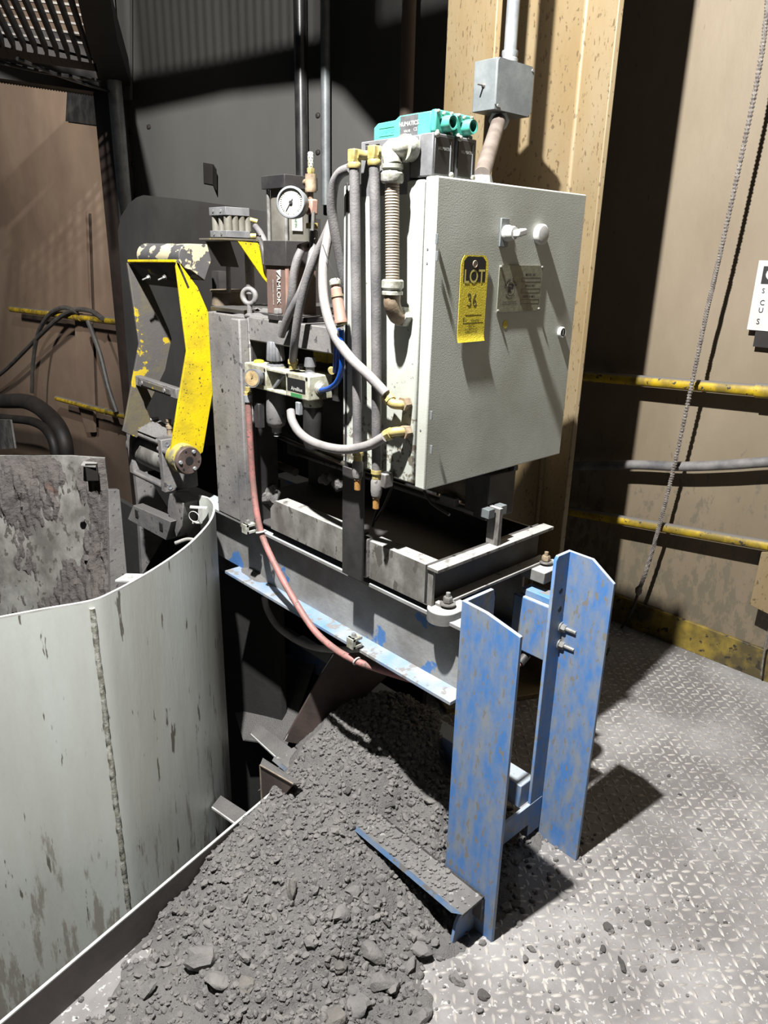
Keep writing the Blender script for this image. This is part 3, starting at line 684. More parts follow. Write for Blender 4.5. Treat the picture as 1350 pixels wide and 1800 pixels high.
MB().prism([tA, V((tB.x, YB, tB.z)), tB2, tA2], (.006, 0, .004)).build('top_plate', 'yellow_dusty', ar)
MB().bar(tA, tB, .008, .008).build('top_rim', 'yellow', ar, .002)
for q in ((262, 487), (290, 487)):
    c_ = P(q[0], q[1], x=(tA2.x+tA.x)/2-.01); MB().hexhead(c_, V((-1, -.1, -.35)), .0055, .006, .018).build('bolt', 'steel', ar)
# cross bar
cb = MB(); ca_, cb2 = P(315, 692, y=YA+.01), P(243, 668, y=YB)
c1 = (ca_+cb2)/2
cb.bar(ca_, cb2, .02, .03); cb.build('cross_bar', 'dark', ar, .002)
ins = MB(); m1 = ca_.lerp(cb2, .12)+V((-.011, 0, 0)); m2 = ca_.lerp(cb2, .85)+V((-.011, 0, 0)); ins.bar(m1, m2, .004, .018); o = ins.build('insert', 'yellow_dusty', ar, .002)
for k in (.25, .8): MB().lathe(ca_.lerp(cb2, k)+V((-.013, 0, 0)), -X, [(0, .007), (.003, .006)], 14).build('bolt', 'dark', o)
hc = P(333, 810, y=1.885); hcz = V((hc.x, 1.885, hc.z))
MB().lathe(hcz+Y*.014, Y, [(0, .043), (.03, .045), (.036, .042), (.06, .038)], 32).build('hub', 'hubyellow', ar)
fg = MB().lathe(hcz, Y, [(0, .0385), (.002, .040), (.016, .040)], 36).build('hub_flange', 'reddark', ar)
MB().lathe(hcz-Y*.0008, Y, [(0, .0125), (.0012, .0125)], 24).build('bore', 'ink', fg)
for k in range(3):
    a = math.radians(60+120*k); MB().lathe(hcz+V((math.cos(a), 0, math.sin(a)))*.029, -Y, [(0, .0055), (.004, .0055), (.005, .0045)], 12).build('cap_screw', 'galv', fg)
    a += math.radians(48); MB().lathe(hcz+V((math.cos(a), 0, math.sin(a)))*.030-Y*.0006, -Y, [(0, .003), (.0006, .003)], 10).build('hole', 'ink', fg)
MB().cyl(hcz+Y*.08, hcz+Y*.18, .012).build('shaft', 'dark', ar)
# pad on top of the arm
pt = thing('bumper_pad', 'round-nosed dark pad with chipped cream paint on top of the swing arm', 'bumper pad', P(300, 470, y=2.05))
xp = tA.x+.01
pa = P(268, 446, y=2.24); pc = P(312, 450, y=1.98)
rp_ = .036
ctr0 = V((pa.x+.012, 2.26, pa.z-.006))
pf = []
for k in range(13):
    a = math.pi/2+math.pi*k/12; pf.append(V((ctr0.x+math.cos(a)*rp_, 0, ctr0.z+math.sin(a)*rp_)))
ln = .058
pf += [V((ctr0.x+ln*.75, 0, ctr0.z-rp_-.03)), V((ctr0.x+ln+.012, 0, ctr0.z-rp_*.2)), V((ctr0.x+ln, 0, ctr0.z+rp_))]
MB().prism([V((v.x, 2.03, v.z)) for v in pf], (0, .27, 0)).build('pad', 'pad', pt, .002)

# ---------------- rotary actuator block
ac = thing('rotary_actuator', 'dust-topped square actuator block with recessed screws under the yellow arm', 'actuator', (1.03, 2.14, .78))
xa_ = P(285, 800, y=2.03).x; xb_ = xa_+.115; z0_, z1_ = P(285, 868, y=2.03).z, P(285, 773, y=2.03).z
MB().box(xa_, xb_, 2.03, 2.055, z0_, z1_).build('end_plate', 'dark', ac, .003)
MB().box(xa_, xb_, 2.25, 2.275, z0_+.01, z1_+.006).build('end_plate', 'dark', ac, .003)
MB().lathe((xa_+.055, 2.05, (z0_+z1_)/2), Y, [(0, .05), (.2, .05)], 28).build('body', 'tray', ac)
for zz in (z0_+.014, z1_-.014):
    for xx in (xa_+.013, xb_-.013): MB().cyl((xx, 2.05, zz), (xx, 2.26, zz), .012).build('tie_rod', 'dark', ac)
for zz in (z0_+.016, z1_-.016):
    s_ = MB().lathe((xa_+.018, 2.0295, zz), -Y, [(0, .008), (.001, .008), (.001, .005), (-.002, .004)], 16).build('screw', 'galv', ac)
MB().lathe((xa_+.05, 2.275, (z0_+z1_)/2+.01), Y, [(0, .04), (.03, .042), (.05, .03)], 20).build('rear_cap', 'dark', ac)
MB().box(xa_+.005, xb_, 2.04, 2.27, z1_-.012, z1_).build('top_cover', 'dark', ac)
o = heap(((xa_+xb_)/2, 2.16, z1_+.002), .062, .118, .02, 9); oo = o.build('dust_cover', 'sand', ac)
for (px, py) in ((297, 745), (255, 735)):
    c_ = P(px, py, y=2.07 if px > 280 else 2.2); c_.z = z1_
    zt_ = P(px, py-16, y=c_.y).z
    fi = MB().lathe(c_, Z, [(0, .008), (.02, .008), (.021, .010), (.032, .010), (.033, .006), (.042, .006), (.043, .008), (.05, .008)], 14).build('port_fitting', 'tanfit', ac)
    MB().cyl(c_+Z*.026, c_+V((.04, -.01, .028)), .0065).build('side_port', 'galv', fi)

# ---------------- curved guard plate behind
gx = 1.52
g = [P(207, 405, x=gx), P(213, 380, x=gx), P(226, 358, x=gx), P(240, 347, x=gx), P(252, 343, x=gx), P(330, 351, x=gx), P(400, 361, x=gx), P(470, 372, x=gx), P(560, 385, x=gx)]
g += [P(560, 760, x=gx), P(236, 800, x=gx)]
MB().prism(g, (.008, 0, 0)).top('guard_plate', 'guard', 'large dark guard plate with a rounded corner behind the yellow arm', 'guard')
# grey wall clip, pipe, rivets
ip = lambda px, py: (lambda d: CAM+d*((ga-CAM).dot(gn)/d.dot(gn)))(RM @ V((px-675.0, 900.0-py, -F)))
cp = thing('wall_clip', 'small bent angle clip on the dark grey wall', 'clip', ip(375, 310))
MB().prism([ip(359, 286), ip(376, 289), ip(376, 325), ip(360, 322)], -gn*.01).build('tab', 'grate', cp)
MB().prism([ip(376, 289)-gn*.01, ip(392, 300)-gn*.06, ip(392, 336)-gn*.06, ip(376, 325)-gn*.01], gn*.006).build('fin', 'grate', cp)
for k, (px, py) in enumerate(((231, 232), (234, 288), (238, 342), (262, 223), (559, 203), (559, 268))):
    MB().lathe(ip(px, py), -gn, [(0, .013), (.008, .010), (.01, .004)], 12).top('rivet_head', 'grate', 'dark rivet head in the grey wall, '+('topmost at its left edge', 'middle of the left edge column', 'lowest at its left edge', 'set inward from the left edge', 'upper one left of the thin pipes', 'lower one left of the thin pipes')[k], 'rivet', 'rivets in the grey wall')
pl = MB(); pt_ = ip(583, -40)-gn*.06; pb_ = ip(583, 362)-gn*.06
pl.cyl(V((pb_.x, pb_.y, pb_.z)), V((pb_.x, pb_.y, 4.4)), .022)
pl.top('wall_pipe', 'galvbox', 'thin vertical pipe on the grey wall above the cabinet hoses', 'pipe')
MB().cyl(V((pb_.x-.05, pb_.y+.12, pb_.z-.02)), V((pb_.x-.05, pb_.y+.12, 4.4)), .03).top('wall_pipe', 'blackplastic', 'black vertical pipe directly beside the thin pipe on the grey wall', 'pipe')
q_ = ip(735, 100)-gn*.12
MB().cyl(V((q_.x, q_.y, .8)), V((q_.x, q_.y, 4.4)), .03).top('wall_pipe', 'wall_left', 'brown vertical pipe rising behind the teal valves', 'pipe')

# ================================================================ LEFT BACKGROUND
XL = 2.0
def lrail(p, q, r, label):
    t = thing('guard_rail', label, 'rail', q); MB().cyl(p, q, r).build('pipe', 'yellow_rail', t)
    c_ = p.lerp(q, .62); MB().cyl(c_, c_+(q-p).normalized()*.12, r*1.15).build('coupling', 'yellow_rail', t); return t
lrail(P(20, 543, x=XL), P(222, 567, x=XL), .024, 'upper yellow rail at far left with cables slung over it')
lrail(P(100, 700, x=XL), P(228, 734, x=XL), .02, 'lower yellow rail at far left, deep in shadow')
for k, (pts, r, lb) in enumerate(((((-30, 680), (10, 650), (60, 600), (100, 562), (130, 545), (160, 547), (180, 560)), .016, 'dark cable drooping left from the far upper yellow rail'),
                     (((56, 690), (58, 640), (66, 590), (85, 555), (110, 541), (135, 547)), .016, 'pale cable hanging straight down from the far upper yellow rail'),
                     (((155, 565), (175, 620), (190, 680), (205, 725)), .016, 'dark cable hanging right of the loop on the far yellow rail'))):
    mb = MB(); mb.tube([P(a, b, x=XL-.035) for a, b in pts], r, 8); mb.top('rail_cable', 'dkhose', lb, 'cable')
mb = MB(); mb.tube([P(a, b, x=1.7) for a, b in ((-60, 700), (0, 705), (50, 707), (90, 735), (112, 775), (115, 830), (112, 900))], .055, 12)
mb.top('duct_hose', 'grate', 'very dark thick bent hose above the caked back panel', 'hose')
mb = MB(); mb.tube([P(a, b, x=1.62) for a, b in ((-60, 725), (10, 735), (60, 742), (88, 765), (98, 810), (98, 880))], .03, 12)
mb.top('duct_hose', 'grate', 'thinner dark hose inside the bend of the thick hose', 'hose')
t = thing('perforated_plate', 'small grey plate with three pinholes at the left photo edge', 'plate', P(10, 790, x=1.3))
MB().prism([P(-40, 737, x=1.3), P(18, 738, x=1.3), P(26, 788, x=1.3), P(-40, 793, x=1.3)], (.01, 0, 0)).build('plate', 'tray', t)
for q in ((12, 745), (18, 771), (3, 779)): MB().lathe(P(q[0], q[1], x=1.2995), -X, [(0, .003), (.0006, .003)], 8).build('hole', 'ink', t)
# dark wall panels above
MB().prism([P(118, 158, x=2.08), P(186, 168, x=2.08), P(184, 222, x=2.08), P(115, 213, x=2.08)], (.01, 0, 0)).top('wall_opening_cover', 'blackplastic', 'dark panel under the walkway at upper left', 'panel')
MB().prism([P(128, 372, x=2.06), P(134, 700, x=2.06), P(152, 760, x=2.06), P(165, 760, x=2.06), P(150, 372, x=2.06)][:5], (.02, 0, 0)).top('wall_stiffener', 'wall_left', 'brown upright stiffener on the far left wall behind the cables', 'stiffener')
# walkway grating
ZM = 2.3
wk = thing('walkway', 'dark steel walkway seen from below with open grating, top left', 'walkway', P(100, 150, z=ZM))
zp_ = lambda a, b, dz=0: P(a, b, z=ZM+dz)
MB().prism([zp_(128, -40), zp_(188, -40), zp_(206, 70), zp_(236, 172), zp_(178, 160), zp_(150, 60)], (0, 0, .12)).build('edge_beam', 'grate', wk)
MB().prism([zp_(-40, 76), zp_(168, 112), zp_(172, 126), zp_(-40, 96)], (0, 0, .1)).build('cross_beam', 'grate', wk)
MB().prism([zp_(-40, 138, .0), zp_(240, 178, .0), zp_(243, 172, .0), zp_(-40, 132, .0)], (0, 0, .12)).build('toe_plate', 'grate', wk)
ka, kb = zp_(-60, 134), zp_(236, 177); cg = MB()
for k in range(60):
    p, q = ka.lerp(kb, k/60), ka.lerp(kb, (k+.5)/60); cg.prism([p, q, q+Z*.17, p+Z*.17], (.02, .05, 0))
    cg.prism([q, ka.lerp(kb, (k+1)/60), ka.lerp(kb, (k+1)/60)+Z*.17, q+Z*.17], (.012, .03, 0))
cg.build('corrugated_skirt', 'rustdeck', wk)
for k in range(12):
    xb0 = 158-21*k; 
    p0 = zp_(118-21*k-6, -40, .02); p1 = zp_(162-18.5*k, 112-2.6*k, .02)
    MB().bar(p0, p1, .012, .045).build('bearing_bar', 'grate', wk)
for k in range(7):
    yy = 98-17*k; MB().bar(zp_(-60, yy-33+k*2, .05), zp_(165-k*5, yy-3, .05), .012, .008).build('cross_rod', 'rod', wk)
for (a, b) in (((-20, 105), (175, 142)), ((30, 103), (190, 160))):
    mb = MB(); mb.tube([zp_(a[0], a[1], -.05), zp_((a[0]+b[0])/2, (a[1]+b[1])/2+3, -.06), zp_(b[0], b[1], -.05)], .008, 6); mb.top('slung_cable', 'blackplastic', 'thin dark cable slung under the walkway, %s one' % ('upper' if b[0] < 180 else 'lower'), 'cable')
q_ = P(195, 60, y=4.1)
MB().cyl(V((q_.x-.05, 4.0, -1.2)), V((q_.x-.05, 4.0, 4.2)), .035).top('galvanised_post', 'galv', 'shiny galvanised post beside the walkway edge at upper left', 'post')
MB().prism([ip(214, -60)-gn*.05, ip(240, -60)-gn*.05, ip(240, 178)-gn*.05, ip(222, 176)-gn*.05], gn*.02).top('edge_sheet', 'grey_wall', 'narrow grey sheet strip beside the walkway at upper left', 'sheet')
MB().lathe(ip(212, 8)-gn*.3, Z, [(0, .03), (.03, .05), (.1, .05), (.14, .02)], 16).top('lamp_bulb_holder', 'flex', 'round pale fitting at the very top beside the walkway', 'fitting')

# ================================================================ TRAY
tr_ = thing('base_tray', 'dirty welded channel tray under the cabinet with a bright worn lip', 'tray', (1.25, 1.3, .775))
MB().prism([V((1.078, 1.60, .78)), V((1.078, 1.60, .84)), V((1.078, 1.575, .868)), V((1.078, 1.24, .868)), V((1.078, 1.24, .78))], (.008, 0, 0)).build('side_channel', 'tray', tr_, .001)
MB().box(1.0785, 1.12, 1.24, 1.575, .8595, .8675).build('lip', 'tray', tr_, .001)
MB().box(1.078, 1.086, .985, 1.195, .772, .868).build('side_channel', 'tray', tr_, .001)
MB().box(1.0785, 1.12, 1.001, 1.195, .8595, .8675).build('lip', 'tray', tr_, .001)
MB().box(1.066, 1.085, 1.19, 1.24, .775, .875).build('joint_block', 'dark', tr_, .003)
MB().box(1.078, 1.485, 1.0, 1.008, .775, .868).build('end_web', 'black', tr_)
MB().box(1.074, 1.50, .968, 1.0, .8602, .8682).build('end_flange', 'tray', tr_, .001)
MB().box(1.09, 1.50, .968, 1.0, .775, .782).build('end_flange', 'tray', tr_, .001)
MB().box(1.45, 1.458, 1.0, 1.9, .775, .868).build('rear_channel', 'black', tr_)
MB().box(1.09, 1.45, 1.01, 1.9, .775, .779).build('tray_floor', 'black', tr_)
a = P(868, 955, y=.99); MB().box(a.x-.006, a.x+.006, .975, 1.01, .868, P(868, 893, y=.99).z).build('upright_stop', 'tray', tr_, .001)
for xx in (a.x-.022, a.x+.022): MB().box(xx-.011, xx+.011, .985, 1.01, P(868, 908, y=.99).z, P(868, 893, y=.99).z).build('stop_pad', 'galvbox', tr_, .001)
for xx, lb in ((1.105, 'thick round-ended pad under the near tray corner with a bright bolt'), (1.47, 'thick round-ended pad under the far tray corner by the column')):
    pdn = thing('mounting_pad', lb, 'pad', (xx, .97, .745))
    sgn = -1 if xx < 1.3 else 1
    pts = []
    for k in range(17):
        a = math.pi/2+math.pi*k/16; pts.append(V((xx+sgn*.012+sgn*-1*math.cos(a)*-1*.036*1.0 if False else xx+sgn*.01+sgn*(-math.cos(a))*.036, .965+math.sin(a)*.036, .745)))
    pts += [V((xx-sgn*.05, .929, .745)), V((xx-sgn*.05, 1.001, .745))]
    MB().prism(pts, (0, 0, .030)).build('pad', 'rubber', pdn, .002)
    MB().lathe((xx, .962, .782), Z, [(0, .018), (.003, .018)], 18).build('washer', 'steel', pdn)
    MB().hexhead((xx, .962, .785), Z, .011, .012, .012, False).build('bolt', 'steel' if sgn < 0 else 'tanfit', pdn)
# cabinet strut
y0s, y1s = P(605, 900, x=1.056).y, P(641, 900, x=1.056).y
st = MB(); st.box(1.050, 1.056, y1s, y0s, .772, 1.04); st.box(1.056, 1.09, y0s-.006, y0s, .772, 1.64)
st.top('cabinet_strut', 'black', 'flat black strut hanging below the left edge of the cabinet in front of the tray', 'strut', None, .001)
# lumps in the tray
def lump(c, r, seed, sq_=(1, 1, 1), rough=.35, n=3):
    import bmesh
    b = bmesh.new(); bmesh.ops.create_icosphere(b, subdivisions=n, radius=1)
    mb = MB(); idx = {}
    for v in b.verts:
        d_ = v.co.normalized(); k = 1+noise.noise(d_*1.3+V((seed, 0, 0)))*rough+noise.noise(d_*3.1+V((0, seed, 0)))*rough*.45+noise.noise(d_*8+V((0, 0, seed)))*rough*.14
        f = d_*k
        mb.v.append(V(c)+V((f.x*r*sq_[0], f.y*r*sq_[1], f.z*r*sq_[2])))
    mb.f = [tuple(v.index for v in f.verts) for f in b.faces]; b.free(); return mb
lump(P(470, 868, x=1.13), .038, 2, (.8, 1, .9), .5).top('sand_lump', 'sand', 'fist-sized lump of caked sand behind the red hose on the tray', 'lump')
for k, q in enumerate(((585, 838), (570, 842), (595, 850))):
    lump(P(q[0], q[1], x=1.2), .013+.003*k, 11+k).top('sand_lump', 'sand', ['small pale lump in the tray beneath the grey hose arc', 'flat pale chip in the tray left of the small lumps', 'lowest small lump in the tray against the black strut'][k], 'lump')
# chrome rods below the regulators
for (a, b, r, mt, lb) in (((470, 758), (612, 818), .008, 'chrome', 'polished horizontal rod below the regulator bowls'),
                          ((540, 775), (610, 800), .0085, 'alu', 'shorter dull tube beside the polished rod, with a tan end'),
                          ((440, 796), (520, 830), .011, 'yellow_dusty', 'dusty yellow rod low behind the red hose')):
    mb = MB(); mb.cyl(P(a[0], a[1], x=1.2), P(b[0], b[1], x=1.2), r); mb.top('guide_rod', mt, lb, 'rod')
cy = thing('pneumatic_cylinder', 'horizontal tan cylinder in shadow under the cabinet', 'cylinder', (1.3, 1.2, .93))
cz_ = .975; 
MB().cyl((1.33, 1.08, cz_), (1.33, 1.75, cz_), .042, n=28).build('barrel', 'tanring', cy)
MB().box(1.28, 1.38, 1.01, 1.08, cz_-.055, cz_+.055).build('head', 'black', cy, .003)
MB().box(1.28, 1.38, 1.75, 1.80, cz_-.055, cz_+.055).build('cap', 'black', cy, .003)
MB().cyl((1.283, 1.05, cz_-.045), (1.283, 1.75, cz_-.045), .006).build('tie_rod', 'dark', cy)
MB().cyl((1.36, 1.045, cz_+.055), (1.36, 1.045, cz_+.09), .012).build('port_fitting', 'tanfit', cy)
MB().cyl((1.36, 1.045, cz_+.075), (1.32, 1.06, cz_+.08), .009).build('elbow', 'tanfit', cy)
MB().box(1.268, 1.285, 1.10, 1.15, cz_-.04, cz_-.02).build('sensor', 'dark', cy, .002)
for k, pts in enumerate((((672, 850), (664, 890), (655, 925)), ((690, 855), (675, 890), (660, 915)), ((745, 862), (760, 885), (790, 905)))):
    mb = MB(); mb.tube([P(a, b, x=1.16) for a, b in pts], .0035, 8); mb.top('signal_cable', 'blackplastic', ['thin black cable under the cabinet, leftmost', 'thin black cable under the cabinet, slanting beside the leftmost', 'thin curved cable on the tan cylinder under the cabinet'][k], 'cable')

# ================================================================ CABINET
cx0, cx1, cy0, cy1, cz0, cz1 = 1.056, 1.542, 1.0, 1.268, 1.043, 1.640
cab = thing('control_cabinet', 'large grey control cabinet with a dark-lit door and yellow tag', 'cabinet', ((cx0+cx1)/2, 1.13, cz0))
MB().box(cx0+.002, cx1-.002, 1.037, cy1, cz0+.004, cz1-.004).build('body', 'cab_side', cab, .004)
MB().box(cx0+.012, cx1-.012, 1.028, 1.04, cz0+.012, cz1-.012).build('gasket', 'blackplastic', cab)
dr = MB().box(cx0, cx1, cy0, 1.030, cz0, cz1).build('door', 'cab_door', cab, .003)
# (the door carries the same grey paint)
for py in (420, 450, 730, 790):
    c_ = P(767 if py < 500 else 757, py, x=cx0-.001); MB().box(cx0-.0018, cx0, c_.y-.004, c_.y+.002, c_.z-.009, c_.z+.009).build('hinge', 'galvbox', dr, .0005)
for py in (438, 463, 760):
    c_ = P(763 if py < 500 else 754, py, x=cx0-.0005); MB().lathe((cx0, 1.018, c_.z), -X, [(0, .002), (.001, .002)], 8).build('rivet', 'galvbox', dr)
yd = cy0
def dp(px, py, o=0.0): return P(px, py, y=yd-o)
kn = dp(885, 408)
o = MB().box(kn.x-.013, kn.x+.013, yd-.004, yd, kn.z-.028, kn.z+.026).build('switch_plate', 'galvbox', dr, .001)
kc = V((kn.x+.004, yd-.004, kn.z-.002))
o2 = MB().lathe(kc, -Y, [(0, .0155), (.006, .016), (.008, .014), (.018, .0135), (.022, .012)], 24).build('selector_knob', 'white', dr)
MB().obox(kc+V((.008, -.028, .001)), V((1, 0, .22)), V((-.22, 0, 1)), Y, .0135, .0065, .009).build('lever', 'white', o2, .003)
pc_ = dp(947, 412)
o = MB().lathe(pc_, -Y, [(0, .0195), (.003, .0205), (.011, .0205), (.013, .0185), (.0135, .016)], 32).build('blanking_disc', 'white', dr)
lk = dp(985, 584)
o = MB().lathe(lk, -Y, [(0, .0125), (.006, .0125), (.008, .0105), (.0075, .0085)], 24).build('lock', 'white', dr)
o3 = MB().lathe(lk-Y*.007, -Y, [(0, .0085), (.0008, .0085)], 20).build('lock_core', 'ink', o)
MB().box(lk.x-.001, lk.x+.001, yd-.0085, yd-.008, lk.z-.006, lk.z+.006).build('slot', 'galv', o)
st_ = dp(888, 570); MB().lathe(st_, -Y, [(0, .0085), (.0006, .0085)], 20).build('yellow_dot_sticker', 'tag', dr)
lt = dp(908, 822); MB().box(lt.x-.008, lt.x+.006, yd, yd+.02, cz0-.012, cz0).build('drain_tab', 'ink', cab)
# nameplate
n0, n1 = dp(877, 466), dp(953, 466); nb = dp(872, 549)
zn0, zn1 = dp(950, 544).z, n0.z
xn0, xn1 = n0.x, n1.x
npz = MB().box(xn0, xn1, yd-.003, yd-.0005, nb.z, zn1).build('nameplate', 'plate', dr)
for xx in (xn0+.003, xn1-.003):
    for zz in (nb.z+.003, zn1-.003): MB().lathe((xx, yd-.003, zz), -Y, [(0, .0032), (.002, .003), (.003, .0015)], 10).build('screw', 'steel', npz)
W_, H_ = xn1-xn0, zn1-nb.z; yt = yd-.0031
def nt(s, u, v, size, **k): return text(s, (xn0+u*W_, yt, nb.z+v*H_), X, Z, size, 'ink', npz, **k)
for k, ch_ in enumerate('Green Sand'):
    a = math.radians(165-15.6*k); c_ = V((xn0+.27*W_, yt, nb.z+.50*H_)); d_ = V((math.cos(a), 0, math.sin(a)))
    if ch_ != ' ': text(ch_, c_+d_*.0185, V((math.sin(a), 0, -math.cos(a))), d_, .0095, 'ink', npz, bold=.02)
for k, ch_ in enumerate('Controls'):
    a = math.radians(228+12.5*k); c_ = V((xn0+.27*W_, yt, nb.z+.50*H_)); d_ = V((math.cos(a), 0, math.sin(a)))
    text(ch_, c_+d_*.0190, V((-math.sin(a), 0, math.cos(a))), -d_, .0075, 'ink', npz, bold=.02)
gc_ = V((xn0+.27*W_, yt+.0003, nb.z+.50*H_)); gm = MB(); gm.torus(gc_, Y, .0128, .0005, 28, 6)
gm.obox(gc_+V((-.004, 0, -.001)), X, Z, Y, .005, .006, .0003); gm.obox(gc_+V((.006, 0, .004)), X, V((.3, 0, 1)), Y, .0035, .005, .0003); gm.obox(gc_+V((0, 0, .0085)), X, Z, Y, .006, .0015, .0003)
for k in range(3): gm.obox(gc_+V((-.002, 0, -.0085+k*.002)), X, Z, Y, .006, .0003, .0003)
gm.build('globe_emblem', 'ink', npz)
nt('Green Sand Controls', .27, .22, .0052); nt('www.greensandcontrols.com', .27, .17, .0042)
for s, v in (('MODEL NO.', .80), ('SERIAL NO.', .56), ('DATE OF MFG.', .32)):
    nt(s, .72, v, .0068, bold=.01)
    fr = MB(); z_ = nb.z+(v-.11)*H_; xa2, xb2 = xn0+.52*W_, xn0+.96*W_; hh_ = .0042
    for zz in (z_-hh_, z_+hh_): fr.box(xa2, xb2, yt-.0001, yt+.0001, zz-.0003, zz+.0003)
    for xx in (xa2, xb2): fr.box(xx-.0003, xx+.0003, yt-.0001, yt+.0001, z_-hh_, z_+hh_)
    fr.build('entry_box', 'ink', npz)
# lot tag (hangs on the door)
a0, a1 = dp(812, 448, .004), dp(860, 447, .004); bz = dp(835, 600, .004).z
tx0, tx1, tz1, tz0 = a0.x, a1.x, a0.z, bz
ch2 = .012
lt_ = thing('lot_tag', 'yellow card tag reading LOT 36 stuck on the cabinet door', 'tag', ((tx0+tx1)/2, yd-.004, tz0))
def bend(z): return yd-.0035-.003*max(0, (tz0+.014-z)/.014)**2
tg = MB(); nn_ = 20; vs = []; fs = []
for k in range(nn_+1):
    z = tz0+(tz1-tz0)*k/nn_; ins_ = max(0, z-(tz1-ch2))*.8
    for xx in (tx0+ins_, tx1-ins_):
        vs += [V((xx, bend(z), z)), V((xx, bend(z)+.0008, z))]
for k in range(nn_):
    b_ = k*4; fs += [(b_, b_+2, b_+6, b_+4), (b_+1, b_+5, b_+7, b_+3), (b_, b_+4, b_+5, b_+1), (b_+2, b_+3, b_+7, b_+6)]
fs += [(0, 1, 3, 2), (nn_*4, nn_*4+2, nn_*4+3, nn_*4+1)]
tg.add(vs, fs).build('card', 'tag', lt_)
tw = tx1-tx0; th_ = tz1-tz0; yT = yd-.0036
bx = [(.1, .985-.05), (.22, .985), (.78, .985), (.9, .985-.05), (.9, .70), (.1, .70)]
hd = MB().prism([V((tx0+u*tw, yT-.0001, tz0+v*th_)) for u, v in bx], (0, .0001, 0)).build('heading_block', 'ink', lt_)
text('LOT', (tx0+.5*tw, yT-.0002, tz0+.755*th_), X, Z, .036, 'tagedge', lt_, sx=.92, bold=.012)
MB().torus(V((tx0+.5*tw, yT, tz0+.90*th_)), Y, .0062, .0013, 20, 6).build('eyelet', 'tanfit', lt_)
MB().lathe(V((tx0+.5*tw, yT, tz0+.90*th_)), -Y, [(0, .0052), (.0003, .0052)], 16).build('eyelet_hole', 'white', lt_)
def strokes(L, c, sc, mt, par):
    mb = MB()
    for s_ in L: mb.tube([V((c.x+u*sc, c.y, c.z+v*sc)) for u, v in s_], .0010, 8, sub=5)
    return mb.build('handwriting', mt, par)
strokes([[(-1.35, .9), (-1.0, 1.2), (-.5, 1.05), (-.6, .5), (-1.0, .2), (-.45, 0), (-.35, -.55), (-.75, -1.0), (-1.35, -.8)],
         [(.95, 1.2), (.5, .5), (.3, -.3), (.5, -.95), (1.0, -.95), (1.2, -.4), (.85, 0), (.4, -.3)]], V((tx0+.47*tw, yT+.0007, tz0+.49*th_)), .0105, 'ink', lt_)
text('F', (tx0+.20*tw, yT, tz0+.26*th_), X, Z, .013, 'ink', lt_); text('G', (tx0+.28*tw, yT, tz0+.255*th_), X, Z, .007, 'ink', lt_)
for v, q_, hw in ((.315, .0006, .30), (.225, .0003, .38)): MB().box(tx0+(.55-hw)*tw+.01*0, tx0+(.55+hw)*tw, yT-.0001, yT+.0002, tz0+v*th_, tz0+v*th_+q_).build('rule', 'ink', lt_)
text('ndustrial', (tx0+.62*tw, yT, tz0+.255*th_), X, Z, .0075, 'ink', lt_)
text('(800) 421', (tx0+.5*tw, yT, tz0+.19*th_), X, Z, .0055, 'ink', lt_)
text('www.fgauction.com', (tx0+.5*tw, yT, tz0+.155*th_), X, Z, .0048, 'ink', lt_, bold=.01)
text('fax@fgauction.com', (tx0+.5*tw, yT, tz0+.12*th_), X, Z, .0048, 'ink', lt_, bold=.01)

# ================================================================ VALVES ON THE CABINET
zc = cz1
vx0 = 1.075
yF = P(765, 230, x=vx0).y     # front end
yBk = P(657, 230, x=vx0).y
zv0, zv1 = P(745, 238, x=vx0).z, P(765, 193, x=vx0).z
def valve(x0_, label):
    t = thing('solenoid_valve', label, 'valve', (x0_+.02, (yF+yBk)/2, zv0), 'solenoid valves on the manifold')
    w = .046
    MB().prism([V((x0_, yBk, zv0)), V((x0_, yBk, zv1-.014)), V((x0_, yBk-.012, zv1-.007)), V((x0_, yBk-.06, zv1-.006)), V((x0_, yBk-.072, zv1)), V((x0_, yF+.012, zv1)), V((x0_, yF+.012, zv0))], (w, 0, 0)).build('body', 'teal', t, .002)
    MB().box(x0_-.0006, x0_, yF+.045, yBk-.075, zv0+.001, zv1-.002).build('side_label', 'label_grey', t)
    MB().box(x0_+.001, x0_+w-.001, yF+.045, yBk-.075, zv1, zv1+.0005).build('top_label', 'label_grey', t)
    ec = MB().box(x0_, x0_+w-.002, yF, yF+.013, zv0+.004, zv1+.002).build('end_cap', 'teal', t, .003)
    pc = V((x0_+.026, yF, (zv0+zv1)/2))
    MB().lathe(pc, -Y, [(0, .0135), (.016, .013), (.02, .012), (.0195, .009), (.008, .0085)], 22, cap=False).build('plug_socket', 'teal', ec)
    MB().lathe(pc-Y*.006, -Y, [(0, .0085), (.001, .0085), (.001, .004), (.006, .004)], 18).build('socket_core', 'blackplastic', ec)
    for dx, dz in ((.005, .004), (.041, .004), (.005, zv1-zv0-.002), (.041, zv1-zv0-.002), (.020, zv1-zv0-.004)):
        MB().lathe((x0_+dx, yF, zv0+dz), -Y, [(0, .0036), (.003, .0036), (.004, .002)], 10).build('screw', 'zinc', ec)
    return t
v1 = valve(vx0, 'teal solenoid valve with grey label, nearer of the two')
v2 = valve(vx0+.056, 'teal solenoid valve mostly hidden, second of the two behind the first')
del v1['group'], v2['group']
yl = (yF+.045+yBk-.075)/2
text('NUMATICS', (vx0-.0007, yl, zv1-.016), V((0, -1, 0)), Z, .0105, 'whiteink', v1, bold=.02)
text('VALVE', (vx0-.0007, yl+.004, zv1-.028), V((0, -1, 0)), Z, .006, 'whiteink', v1)
text('CE', (vx0-.0007, yl-.018, zv1-.027), V((0, -1, 0)), Z, .008, 'whiteink', v1)
